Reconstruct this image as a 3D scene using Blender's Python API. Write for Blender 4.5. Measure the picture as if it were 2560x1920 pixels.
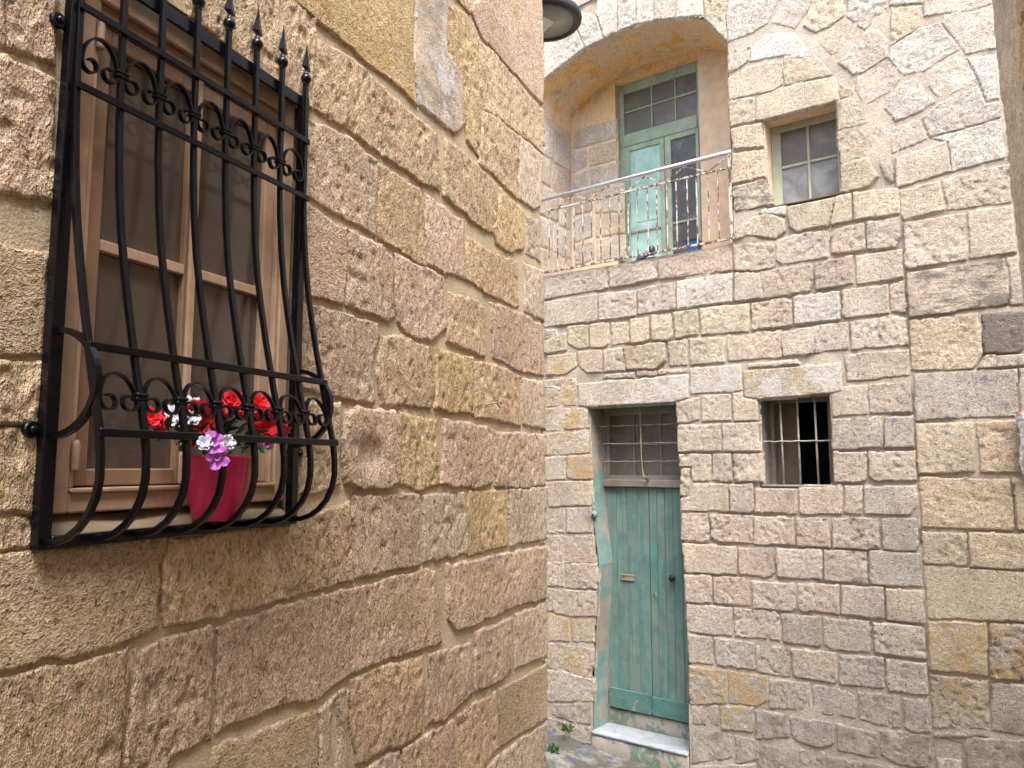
import bpy, math, random
import numpy as np
from mathutils import Vector
from mathutils.geometry import tessellate_polygon

for _o in list(bpy.data.objects):
    bpy.data.objects.remove(_o)
R_ = math.radians
random.seed(7)
RNG = np.random.RandomState(11)
SC = bpy.context.scene
COL = SC.collection

# ------------------------------------------------------------------ camera
F_PX = 1923.0                                   # focal length in pixels of the 2560 px wide photograph
PITCH = math.atan(205 / 1923.0)                 # the horizon lies 205 px under the picture centre
cam_d = bpy.data.cameras.new('camera')
cam_d.sensor_width = 36.0
cam_d.lens = F_PX / 2560.0 * 36.0
cam_d.clip_start = 0.05
cam_d.clip_end = 600
cam = bpy.data.objects.new('camera', cam_d)
COL.objects.link(cam)
cam.location = (0, 0, 0)                        # eye level is z = 0
cam.rotation_euler = (R_(90) + PITCH, 0, 0)
SC.camera = cam

# ------------------------------------------------------------------ world, sun, exposure
SUN_EL, SUN_AZ = 60.0, 168.0                   # high, from behind the camera, veiled by cloud
w = bpy.data.worlds.new('World')
SC.world = w
w.use_nodes = True
wn, wl = w.node_tree.nodes, w.node_tree.links
bg = wn['Background']
sky = wn.new('ShaderNodeTexSky')
sky.sky_type = 'NISHITA'
sky.sun_disc = False
sky.sun_elevation = R_(SUN_EL)
sky.sun_rotation = R_(SUN_AZ)
sky.air_density = 1.0
sky.dust_density = 4.0
sky.ozone_density = 1.0
hs = wn.new('ShaderNodeHueSaturation')          # cloud cover: a paler sky everywhere
hs.inputs['Saturation'].default_value = 0.50
wl.new(sky.outputs[0], hs.inputs['Color'])
wl.new(hs.outputs[0], bg.inputs['Color'])
bg.inputs['Strength'].default_value = 0.15
sun_d = bpy.data.lights.new('sun', 'SUN')
sun_d.energy = 1.15
sun_d.angle = R_(25)
sun_d.color = (1.0, 0.97, 0.93)
sun = bpy.data.objects.new('sun', sun_d)
COL.objects.link(sun)
_d = Vector((math.sin(R_(SUN_AZ)) * math.cos(R_(SUN_EL)), math.cos(R_(SUN_AZ)) * math.cos(R_(SUN_EL)), math.sin(R_(SUN_EL))))
sun.rotation_euler = _d.to_track_quat('Z', 'Y').to_euler()
sun.location = _d * 30
SC.view_settings.view_transform = 'Standard'
SC.view_settings.look = 'None'
SC.view_settings.gamma = 1
SC.view_settings.exposure = 1.79
SC.view_settings.use_curve_mapping = False
SC.render.engine = 'CYCLES'
SC.cycles.max_bounces = 6
SC.cycles.diffuse_bounces = 3
SC.cycles.glossy_bounces = 2
SC.cycles.transparent_max_bounces = 6

# ------------------------------------------------------------------ photograph -> wall planes
REG = {'R1': (1340, 0, 620 / 2057), 'R2': (1900, 0, 660 / 2106), 'R3': (1340, 360, 620 / 1714), 'R4': (1900, 480, 660 / 2106),
       'R5': (1340, 900, 620 / 2057), 'R6': (1900, 900, 660 / 1991), 'R7': (1340, 1380, 620 / 1905), 'R8': (1900, 1400, 660 / 2106),
       'L1': (0, 0, 900 / 2133), 'L2': (0, 650, 900 / 1991), 'L3': (0, 1250, 900 / 2212), 'L4': (700, 0, 700 / 1815),
       'L5': (700, 600, 700 / 1659), 'L6': (700, 1250, 700 / 1733), 'P': (0, 0, 1), 'F': (280, 950, 480 / 2096)}
def px(r, p):
    x0, y0, s = REG[r]
    return (x0 + p[0] * s, y0 + p[1] * s)
def ray(x, y):
    cx, cy = (x - 1280) / F_PX, -(y - 960) / F_PX
    c, s = math.cos(PITCH), math.sin(PITCH)
    return np.array([cx, c - s * cy, s + c * cy])
tL, tR = math.atan(832 / 1934.), math.atan(2580 / 1934.)
PL, PC = 1.486, 0.75                            # camera to left wall, camera to right wall
pR = np.array([(1650 - 1280) / 1934 * 7.06, 7.06, 0])

class Frame:
    """x along a wall (to the right when facing it), y into the wall, z up (0 = eye level)"""
    def __init__(s, org, xdir):
        s.o = np.array(org, float)
        s.x = np.array(xdir, float)
        s.y = np.array([-xdir[1], xdir[0], 0.0])
        s.rz = math.atan2(xdir[1], xdir[0])
    def world(s, p):
        return s.o + s.x * p[0] + s.y * p[1] + np.array([0, 0, p[2]])
    def hit(s, reg, p, y=0.0):
        """pixel -> (u, z) on the plane that lies y behind the wall face"""
        r = ray(*px(reg, p))
        t = (s.o @ s.y + y) / (r @ s.y)
        q = r * t
        return float((q - s.o) @ s.x), float(q[2])
_dL = np.array([math.sin(tL), math.cos(tL), 0]); _nL = np.array([math.cos(tL), -math.sin(tL), 0])
FL = Frame(-PL * _nL, _dL)                                              # wall with the grille
FR = Frame(pR, (math.sin(tR), -math.cos(tR), 0))                        # facade with the green door
FC = Frame(PC * _nL, -_dL)                                              # wall close on the right
FW = Frame((0, 0, 0), (1, 0, 0))                                        # plain world axes

# ------------------------------------------------------------------ noise
_T = RNG.rand(256, 256)
def vnoise(x, y):
    xi, yi = np.floor(x).astype(int), np.floor(y).astype(int)
    fx, fy = x - xi, y - yi
    fx, fy = fx * fx * (3 - 2 * fx), fy * fy * (3 - 2 * fy)
    a, b = _T[xi & 255, yi & 255], _T[(xi + 1) & 255, yi & 255]
    c, d = _T[xi & 255, (yi + 1) & 255], _T[(xi + 1) & 255, (yi + 1) & 255]
    return (a * (1 - fx) + b * fx) * (1 - fy) + (c * (1 - fx) + d * fx) * fy
def fbm(x, y, o=4, g=0.5):
    s, a, t = 0, 1, 0
    for i in range(o):
        s = s + a * vnoise(x * 2 ** i + 17.3 * i, y * 2 ** i + 9.1 * i); t += a; a *= g
    return s / t
def sstep(a, b, x):
    t = np.clip((x - a) / (b - a), 0, 1)
    return t * t * (3 - 2 * t)

# ------------------------------------------------------------------ node helpers and materials
class NT:
    def __init__(s, name):
        s.m = bpy.data.materials.new(name)
        s.m.use_nodes = True
        s.n, s.l = s.m.node_tree.nodes, s.m.node_tree.links
        s.b = s.n['Principled BSDF']
        tc = s.n.new('ShaderNodeTexCoord'); oi = s.n.new('ShaderNodeObjectInfo')
        s.oi, s.tc = oi, tc
        ml = s.n.new('ShaderNodeVectorMath'); ml.operation = 'SCALE'
        cb = s.n.new('ShaderNodeCombineXYZ')
        for k in range(3): s.l.new(oi.outputs['Random'], cb.inputs[k])
        s.l.new(cb.outputs[0], ml.inputs[0]); ml.inputs['Scale'].default_value = 41.0
        ad = s.n.new('ShaderNodeVectorMath'); ad.operation = 'ADD'
        s.l.new(tc.outputs['Object'], ad.inputs[0]); s.l.new(ml.outputs[0], ad.inputs[1])
        s.co = ad.outputs[0]
    def stretch(s, v):
        m = s.n.new('ShaderNodeMapping'); m.inputs['Scale'].default_value = v
        s.l.new(s.co, m.inputs['Vector']); return m.outputs[0]
    def noise(s, sc, det=3, rough=.55, co=None, dist=0):
        t = s.n.new('ShaderNodeTexNoise'); t.inputs['Scale'].default_value = sc; t.inputs['Detail'].default_value = det
        t.inputs['Roughness'].default_value = rough; t.inputs['Distortion'].default_value = dist
        s.l.new(co or s.co, t.inputs['Vector']); return t.outputs['Fac']
    def voro(s, sc, co=None):
        t = s.n.new('ShaderNodeTexVoronoi'); t.inputs['Scale'].default_value = sc
        s.l.new(co or s.co, t.inputs['Vector']); return t.outputs['Distance']
    def ramp(s, f, a, b, lo=0.0, hi=1.0):
        r = s.n.new('ShaderNodeMapRange'); r.interpolation_type = 'SMOOTHSTEP'
        for k, v in zip(('From Min', 'From Max', 'To Min', 'To Max'), (a, b, lo, hi)): r.inputs[k].default_value = v
        s.l.new(f, r.inputs['Value']); return r.outputs[0]
    def math(s, op, a, b):
        t = s.n.new('ShaderNodeMath'); t.operation = op
        for i, v in enumerate((a, b)):
            if isinstance(v, (int, float)): t.inputs[i].default_value = v
            else: s.l.new(v, t.inputs[i])
        return t.outputs[0]
    def mix(s, f, a, b, mode='MIX'):
        t = s.n.new('ShaderNodeMix'); t.data_type = 'RGBA'; t.blend_type = mode
        for sock, v in ((t.inputs[0], f), (t.inputs[6], a), (t.inputs[7], b)):
            if isinstance(v, (int, float)): sock.default_value = v
            elif isinstance(v, tuple): sock.default_value = (*v[:3], 1)
            else: s.l.new(v, sock)
        return t.outputs[2]
    def grey(s, f):
        c = s.n.new('ShaderNodeCombineColor')
        for k in range(3): s.l.new(f, c.inputs[k])
        return c.outputs[0]
    def set(s, col=None, rough=.8, spec=.3, metal=0, bump=None, bs=.5, bd=.01):
        if isinstance(col, tuple): s.b.inputs['Base Color'].default_value = (*col, 1)
        elif col is not None: s.l.new(col, s.b.inputs['Base Color'])
        if isinstance(rough, (int, float)): s.b.inputs['Roughness'].default_value = rough
        else: s.l.new(rough, s.b.inputs['Roughness'])
        s.b.inputs['Specular IOR Level'].default_value = spec
        s.b.inputs['Metallic'].default_value = metal
        if bump is not None:
            bp = s.n.new('ShaderNodeBump'); bp.inputs['Strength'].default_value = bs; bp.inputs['Distance'].default_value = bd
            s.l.new(bump, bp.inputs['Height']); s.l.new(bp.outputs[0], s.b.inputs['Normal'])
        return s.m

def stone_mat(name, stain=(.70, .57, .44), stain_t=(.52, .74), fine=1.0, blue=None, white=None, ochre=None, soot=None, groove=False, moss=None, bs=1.0, bd=.016):
    t = NT(name)
    base = t.oi.outputs['Color']
    co = t.stretch((1, 1, .5)) if groove else t.co
    big = t.noise(2.6, 2, .6)
    c = t.mix(1.0, base, t.grey(t.ramp(big, .25, .75, .84, 1.12)), 'MULTIPLY')
    st = t.noise(8.5, 4, .72)
    c = t.mix(t.ramp(st, stain_t[0], stain_t[1], 0, .75), c, t.mix(1.0, c, stain, 'MULTIPLY'))
    med = t.noise(34 * fine, 4, .78, co)
    sp = t.noise(150 * fine, 2, .7, co)
    c = t.mix(1.0, c, t.grey(t.ramp(sp, .28, .72, .74, 1.24)), 'MULTIPLY')
    c = t.mix(1.0, c, t.grey(t.ramp(med, .30, .70, .74, 1.20)), 'MULTIPLY')
    pit = t.ramp(t.noise(62 * fine, 1, .5, co), .30, .37, 1, 0)
    c = t.mix(t.math('MULTIPLY', pit, .5), c, t.mix(1.0, c, (.58, .46, .35), 'MULTIPLY'))
    h = t.math('ADD', t.math('MULTIPLY', med, 1.1), t.math('MULTIPLY', sp, .6))
    h = t.math('SUBTRACT', h, t.math('MULTIPLY', pit, .45))
    def patch(c, col, sc, a, b, k=.85, dist=.3, co=None):
        m = t.ramp(t.noise(sc, 6, .72, co, dist), a, b, 0, k)
        m = t.math('MULTIPLY', m, t.ramp(sp, .30, .50, .45, 1.0))
        return t.mix(m, c, col)
    if soot: c = patch(c, (.15, .135, .125), 7.0, *soot, .8, .3, t.stretch((.6, 1, 2.2)))
    if moss: c = patch(c, (.07, .085, .06), 6.0, *moss)
    if ochre: c = patch(c, (.54, .365, .165), 5.0, *ochre, .78)
    if white: c = patch(c, (.66, .645, .64), 6.0, *white, .8)
    if blue: c = patch(c, (.15, .175, .26), 14.0, *blue, .8, .2)
    return t.set(c, .92, .15, bump=h, bs=bs, bd=bd)

M = {}
M['stone'] = stone_mat('limestone')
M['stone_groove'] = stone_mat('tooled_limestone', stain=(.76, .63, .50), stain_t=(.50, .78), groove=True, fine=1.2, bs=1.0, bd=.013)
M['stone_blue'] = stone_mat('limestone_blue_paint_flecks', blue=(.57, .63))
M['stone_white'] = stone_mat('limestone_whitewashed', white=(.46, .58), ochre=(.57, .66), blue=(.62, .68))
M['stone_ochre'] = stone_mat('limestone_ochre_wash', ochre=(.46, .60), white=(.60, .72), fine=1.1)
M['stone_soot'] = stone_mat('limestone_sooty', soot=(.42, .60), fine=1.0)
M['stone_ochregrey'] = stone_mat('limestone_ochre_and_grey_plaster', ochre=(.44, .62), soot=(.55, .75), white=(.60, .72))
M['stone_greyplaster'] = stone_mat('limestone_grey_plaster', stain=(.52, .55, .60), stain_t=(.42, .56), white=(.52, .64), ochre=(.62, .70), bs=.4)
M['stone_dark'] = stone_mat('limestone_dark_grey_plaster', soot=(.26, .46), white=(.66, .72), blue=(.66, .72))
M['stone_low'] = stone_mat('limestone_damp', stain=(.55, .5, .45), stain_t=(.45, .65), ochre=(.64, .72), moss=(.70, .8))
def mortar_mat(name, col, bs=.5, grain=90):
    t = NT(name)
    c = t.mix(1.0, col, t.grey(t.ramp(t.noise(3, 3, .6), .3, .7, .82, 1.10)), 'MULTIPLY')
    c = t.mix(t.ramp(t.noise(11, 4, .65), .52, .72, 0, .55), c, (col[0] * .66, col[1] * .57, col[2] * .5))
    g = t.noise(grain, 3, .7)
    c = t.mix(1.0, c, t.grey(t.ramp(g, .3, .7, .84, 1.14)), 'MULTIPLY')
    return t.set(c, .95, .1, bump=g, bs=bs, bd=.008)
M['mortar_left'] = mortar_mat('yellow_lime_mortar', (.60, .49, .345))
M['mortar_right'] = mortar_mat('old_lime_mortar', (.51, .435, .36), .9, 60)
M['plain'] = mortar_mat('limestone_wall_unseen', (.44, .36, .27))
def plaster_mat():
    t = NT('peeling_orange_plaster')
    c = t.mix(t.ramp(t.noise(2.2, 5, .6), .42, .60), (.75, .52, .265), (.66, .54, .41))
    c = t.mix(t.ramp(t.noise(6, 6, .65, None, .6), .56, .63), c, (.50, .43, .35))
    c = t.mix(t.ramp(t.noise(4, 5, .6, None, .4), .57, .66), c, (.70, .41, .12))
    c = t.mix(t.ramp(t.noise(3, 5, .65, None, .4), .60, .75, 0, .7), c, (.38, .28, .19))
    c = t.mix(1.0, c, t.grey(t.ramp(t.noise(40, 4, .7), .3, .7, .82, 1.15)), 'MULTIPLY')
    return t.set(c, .9, .2, bump=t.noise(45, 5, .65), bs=.35, bd=.008)
M['plaster'] = plaster_mat()
def plain_plaster(name, col, patch, thr=(.58, .62)):
    t = NT(name)
    c = t.mix(t.ramp(t.noise(3.5, 5, .6, None, .5), *thr), col, patch)
    c = t.mix(1.0, c, t.grey(t.ramp(t.noise(9, 4, .6), .3, .7, .86, 1.08)), 'MULTIPLY')
    return t.set(c, .9, .2, bump=t.noise(60, 4, .6), bs=.3, bd=.006)
M['peach'] = plain_plaster('peach_plaster', (.72, .56, .41), (.66, .56, .47))
M['reveal_green'] = plain_plaster('flaking_teal_paint', (.20, .31, .29), (.36, .30, .25), (.46, .56))
M['reveal_grey'] = plain_plaster('grey_reveal_paint', (.24, .22, .20), (.30, .33, .35))
M['reveal_left'] = plain_plaster('window_reveal_render', (.34, .265, .175), (.26, .21, .14))
M['shutter_dark'] = plain_plaster('dusty_dark_shutter', (.17, .135, .11), (.14, .11, .09))
M['dim_room'] = plain_plaster('room_painted_dim', (.10, .085, .07), (.08, .07, .06))  # dimness of the room is put into its wall colour
def wood_paint(name, col, worn, worn_thr=(.50, .72), streak=True, rough=.55, grain=.25, dirt=None, band=None):
    t = NT(name)
    co = t.stretch((14, 14, .8)) if streak else t.co
    c = t.mix(t.ramp(t.noise(2.2, 5, .6, co), *worn_thr), col, worn)
    c = t.mix(1.0, c, t.grey(t.ramp(t.noise(5, 5, .65), .3, .7, .78, 1.15)), 'MULTIPLY')
    if dirt: c = t.mix(t.ramp(t.noise(3.0, 5, .6), .50, .66, 0, .8), c, dirt)
    if band: c = t.mix(t.ramp(t.noise(9, 5, .7, None, .8), .60, .64), c, band)
    return t.set(c, rough, .3, bump=t.noise(3.5, 5, .6, co), bs=grain, bd=.004)
M['door_teal'] = wood_paint('weathered_teal_planks', (.11, .235, .22), (.205, .26, .235), (.38, .68), dirt=(.185, .23, .21))
M['door_teal_low'] = wood_paint('flaking_teal_board', (.085, .205, .185), (.12, .205, .185), (.50, .72), dirt=(.15, .205, .185), band=(.34, .28, .26))
M['door_frame'] = wood_paint('dusty_grey_door_frame', (.27, .235, .205), (.17, .23, .21), (.55, .7))
M['green_frame'] = wood_paint('faded_green_frame', (.30, .40, .315), (.40, .42, .36))
M['turquoise'] = wood_paint('turquoise_shutter_paint', (.36, .60, .565), (.42, .62, .60), rough=.5, grain=.1)
M['olive_frame'] = wood_paint('faded_olive_frame', (.36, .37, .29), (.45, .45, .40))
M['tan_wood'] = wood_paint('tan_painted_wood', (.56, .385, .265), (.50, .34, .23), rough=.5, grain=.12)
M['brown_wood'] = wood_paint('brown_window_wood', (.34, .215, .135), (.29, .175, .105), rough=.45, grain=.15)
def pane_mat(name, col, dust, a=.45, b=.75, rough=.22):
    t = NT(name)
    c = t.mix(t.ramp(t.noise(5, 5, .6, None, .4), a, b, 0, .8), col, dust)
    return t.set(c, t.ramp(t.noise(7, 4, .6), .3, .7, rough, rough + .25), .5)
M['pane'] = pane_mat('dusty_pane', (.12, .112, .102), (.20, .185, .17))
M['pane_blue'] = pane_mat('frosted_pane', (.16, .165, .17), (.28, .31, .34), .40, .65, .3)
M['pane_dark'] = pane_mat('patterned_dark_pane', (.07, .075, .085), (.20, .21, .23), .5, .7, .25)
def glass_mat():
    t = NT('window_glass')
    tr = t.n.new('ShaderNodeBsdfTransparent'); tr.inputs[0].default_value = (.86, .83, .78, 1)
    gl = t.n.new('ShaderNodeBsdfGlossy'); gl.inputs['Roughness'].default_value = .04
    gl.inputs['Roughness'].default_value = .12
    mx = t.n.new('ShaderNodeMixShader'); mx.inputs[0].default_value = .16
    t.l.new(tr.outputs[0], mx.inputs[1]); t.l.new(gl.outputs[0], mx.inputs[2])
    di = t.n.new('ShaderNodeBsdfDiffuse'); di.inputs[0].default_value = (.17, .132, .105, 1)      # even brown layer over the clear pane
    m2 = t.n.new('ShaderNodeMixShader'); m2.inputs[0].default_value = .55
    t.l.new(mx.outputs[0], m2.inputs[1]); t.l.new(di.outputs[0], m2.inputs[2])
    t.l.new(m2.outputs[0], t.n['Material Output'].inputs[0])
    return t.m
M['glass'] = glass_mat()
def simple(name, col, rough=.5, metal=0, spec=.5, bump=None, bs=.2, var=.15):
    t = NT(name)
    c = t.mix(1.0, col, t.grey(t.ramp(t.noise(12, 4, .6), .3, .7, 1 - var, 1 + var)), 'MULTIPLY')
    return t.set(c, rough, spec, metal, bump=t.noise(bump, 4, .6) if bump else None, bs=bs, bd=.003)
M['iron'] = simple('black_gloss_iron', (.004, .004, .006), .24, 0, .30, 160, .08)
M['curtain'] = simple('brown_net_curtain', (.30, .255, .215), .9, 0, .1, 60)
M['pot'] = simple('glazed_raspberry_pot', (.52, .022, .085), .22, 0, .6, None, .1, .06)
M['soil'] = simple('dark_soil', (.02, .016, .012), .95, 0, .1, 60, .8)
M['leaf'] = simple('leaf_green', (.055, .15, .04), .5, 0, .4)
M['leaf_dark'] = simple('leaf_dark_green', (.025, .085, .035), .5, 0, .4)
M['red'] = simple('red_petal', (.72, .02, .035), .6, 0, .3)
M['darkred'] = simple('dark_red_petal', (.40, .010, .016), .6, 0, .3)
M['purple'] = simple('purple_petal', (.60, .19, .68), .6, 0, .3)
M['white'] = simple('white_petal', (.72, .74, .84), .6, 0, .3)
M['stem'] = simple('brown_stem', (.16, .06, .03), .7)
M['lamp'] = simple('dark_grey_lamp_metal', (.035, .033, .037), .45, .2, .5)
M['lens'] = simple('lamp_lens', (.33, .36, .335), .25, 0, .5, None, .1, .04)
M['led'] = simple('led_panel', (.62, .66, .64), .5)
M['pipe'] = simple('grey_conduit', (.40, .40, .41), .45)
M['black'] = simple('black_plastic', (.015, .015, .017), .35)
M['bluebox'] = simple('blue_plastic', (.02, .11, .26), .4)
M['bluecloth'] = simple('pale_blue_cloth', (.28, .32, .45), .9, 0, .1)
M['marble'] = simple('worn_white_marble', (.33, .355, .39), .35, 0, .5, 30, .1)
M['galv'] = simple('galvanised_tube', (.55, .57, .60), .35, .6)
def rust_mat():
    t = NT('rusted_white_paint')
    m = t.ramp(t.noise(26, 4, .65, t.stretch((1, 1, .5))), .46, .55)
    c = t.mix(m, (.15, .085, .065), (.58, .55, .51))
    return t.set(c, .8, .2, bump=t.noise(120, 3), bs=.4, bd=.003)
M['rust'] = rust_mat()
M['rustbar'] = simple('rusty_wire', (.30, .24, .18), .85, .0, .2, 90, .6, .4)
M['paintbar'] = simple('flaking_grey_painted_bar', (.42, .40, .35), .7, 0, .3, 60, .5, .3)
def step_mat():
    t = NT('step_flaking_green_paint')
    c = t.mix(t.ramp(t.noise(5, 6, .7, None, .8), .50, .56), (.37, .325, .28), (.15, .22, .185))
    c = t.mix(t.ramp(t.noise(4, 5, .6), .58, .68), c, (.27, .235, .20))
    return t.set(c, .85, .2, bump=t.noise(40, 5, .65), bs=.5, bd=.01)
M['step'] = step_mat()
def ledge_mat():
    t = NT('stained_kerb_stone')
    c = t.mix(t.ramp(t.noise(4, 6, .65, None, .6), .46, .66), (.105, .10, .085), (.27, .26, .235))
    c = t.mix(t.ramp(t.noise(5.5, 6, .7, None, .7), .56, .62), c, (.09, .11, .19))
    c = t.mix(t.ramp(t.noise(3.3, 5, .65, None, .5), .56, .64), c, (.075, .10, .05))
    return t.set(c, .85, .25, bump=t.noise(25, 6, .7), bs=.8, bd=.02)
M['ledge'] = ledge_mat()
M['cobble'] = simple('pale_cobble', (.50, .48, .47), .7, 0, .3, 40, .4)
M['ground'] = mortar_mat('dusty_lane', (.24, .20, .16))
def foil_mat():
    t = NT('silver_foil_with_print')
    m = t.ramp(t.noise(7, 3, .5, None, .3), .60, .63)
    c = t.mix(m, (.66, .67, .70), (.42, .10, .12))
    return t.set(c, .28, .5, .75, bump=t.noise(28, 3, .5), bs=.5, bd=.02)
M['foil'] = foil_mat()

# ------------------------------------------------------------------ mesh helpers (all take and return frame coordinates)
ORG = {}
def _new(name, V, Fc, mat, org, smooth):
    V = np.asarray(V, float) - np.asarray(org, float)
    me = bpy.data.meshes.new(name)
    me.from_pydata(V.tolist() if isinstance(V, np.ndarray) else V, [], Fc.tolist() if isinstance(Fc, np.ndarray) else Fc)
    me.update()
    if smooth: me.polygons.foreach_set('use_smooth', [True] * len(me.polygons))
    me.materials.append(M[mat])
    o = bpy.data.objects.new(name, me)
    COL.objects.link(o)
    return o
def mk(name, geo, mat, parent=None, frame=None, smooth=False, bevel=0, org=None, color=None):
    V, Fc = geo
    V = np.asarray(V, float)
    if org is None: org = (V.min(0) + V.max(0)) / 2
    o = _new(name, V, Fc, mat, org, smooth)
    ORG[o.name] = np.array(org, float)
    if parent is not None:
        o.parent = parent
        o.location = ORG[o.name] - ORG[parent.name]
    else:
        o.location = frame.world(org); o.rotation_euler = (0, 0, frame.rz)
    if bevel:
        b = o.modifiers.new('bevel', 'BEVEL'); b.width = bevel; b.segments = 1; b.limit_method = 'ANGLE'
    if color: o.color = (*color, 1)
    return o
def empty(name, frame, org, parent=None):
    o = bpy.data.objects.new(name, None); COL.objects.link(o)
    o.empty_display_size = .2
    ORG[o.name] = np.array(org, float)
    if parent is not None:
        o.parent = parent; o.location = ORG[o.name] - ORG[parent.name]
    else:
        o.location = frame.world(org); o.rotation_euler = (0, 0, frame.rz)
    return o
def tag(o, label=None, cat=None, group=None, kind=None):
    for k, v in (('label', label), ('category', cat), ('group', group), ('kind', kind)):
        if v: o[k] = v
    return o
def box(x0, x1, y0, y1, z0, z1):
    V = [(x, y, z) for x in (x0, x1) for y in (y0, y1) for z in (z0, z1)]
    return V, [(0, 1, 3, 2), (4, 6, 7, 5), (0, 4, 5, 1), (2, 3, 7, 6), (0, 2, 6, 4), (1, 5, 7, 3)]
def join(*gs):
    V, Fc = [], []
    for v, f in gs:
        n = len(V); V += [tuple(p) for p in v]; Fc += [tuple(i + n for i in q) for q in f]
    return V, Fc
def sweep(path, w, h=None, sides=4, up=(0, 1, 0), cap=True, taper=None):
    """tube (sides > 4) or square bar along a path; w, h are full widths"""
    P = np.asarray(path, float); h = h or w
    n = len(P); V = []; up = np.array(up, float)
    for i in range(n):
        t = P[min(i + 1, n - 1)] - P[max(i - 1, 0)]; t /= np.linalg.norm(t) + 1e-9
        a = np.cross(t, up)
        if np.linalg.norm(a) < 1e-3: a = np.cross(t, (1, 0, 0.01))
        a /= np.linalg.norm(a); b = np.cross(a, t)
        k = taper[i] if taper is not None else 1
        for j in range(sides):
            th = 2 * math.pi * (j + .5) / sides
            r = 1 / math.cos(math.pi / sides) if sides == 4 else 1
            V.append(P[i] + a * math.cos(th) * w / 2 * r * k + b * math.sin(th) * h / 2 * r * k)
    Fc = []
    for i in range(n - 1):
        for j in range(sides):
            k = (j + 1) % sides
            Fc.append((i * sides + j, i * sides + k, (i + 1) * sides + k, (i + 1) * sides + j))
    if cap: Fc += [tuple(range(sides))[::-1], tuple((n - 1) * sides + j for j in range(sides))]
    return V, Fc
def lathe(c, prof, seg=24, axis='z'):
    V, Fc = [], []
    for r, z in prof:
        for j in range(seg):
            a = 2 * math.pi * j / seg
            if axis == 'z': V.append((c[0] + r * math.cos(a), c[1] + r * math.sin(a), c[2] + z))
            else: V.append((c[0] + r * math.cos(a), c[1] + z, c[2] + r * math.sin(a)))
    for i in range(len(prof) - 1):
        for j in range(seg):
            k = (j + 1) % seg
            Fc.append((i * seg + j, i * seg + k, (i + 1) * seg + k, (i + 1) * seg + j))
    Fc += [tuple(range(seg))[::-1], tuple((len(prof) - 1) * seg + j for j in range(seg))]
    return V, Fc
def inside(P, poly):
    x, y = P[..., 0], P[..., 1]; r = np.zeros(x.shape, bool); n = len(poly)
    for i in range(n):
        (x1, y1), (x2, y2) = poly[i], poly[(i + 1) % n]
        c = ((y1 > y) != (y2 > y)) & (x < (x2 - x1) * (y - y1) / ((y2 - y1) if y2 != y1 else 1e-9) + x1)
        r ^= c
    return r
def sdf(P, poly, k):
    n = len(poly); acc = 0
    for i in range(n):
        a, b = np.array(poly[i]), np.array(poly[(i + 1) % n])
        ab = b - a; L = ab @ ab
        if L < 1e-8: continue
        t = np.clip(((P - a) @ ab) / L, 0, 1)
        d = np.linalg.norm(P - (a + t[..., None] * ab), axis=-1)
        acc = acc + np.exp(-np.minimum(d * k, 60))
    d = -np.log(np.maximum(acc, 1e-26)) / k
    return np.where(inside(P, poly), d, -np.abs(d) - .001)

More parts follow.
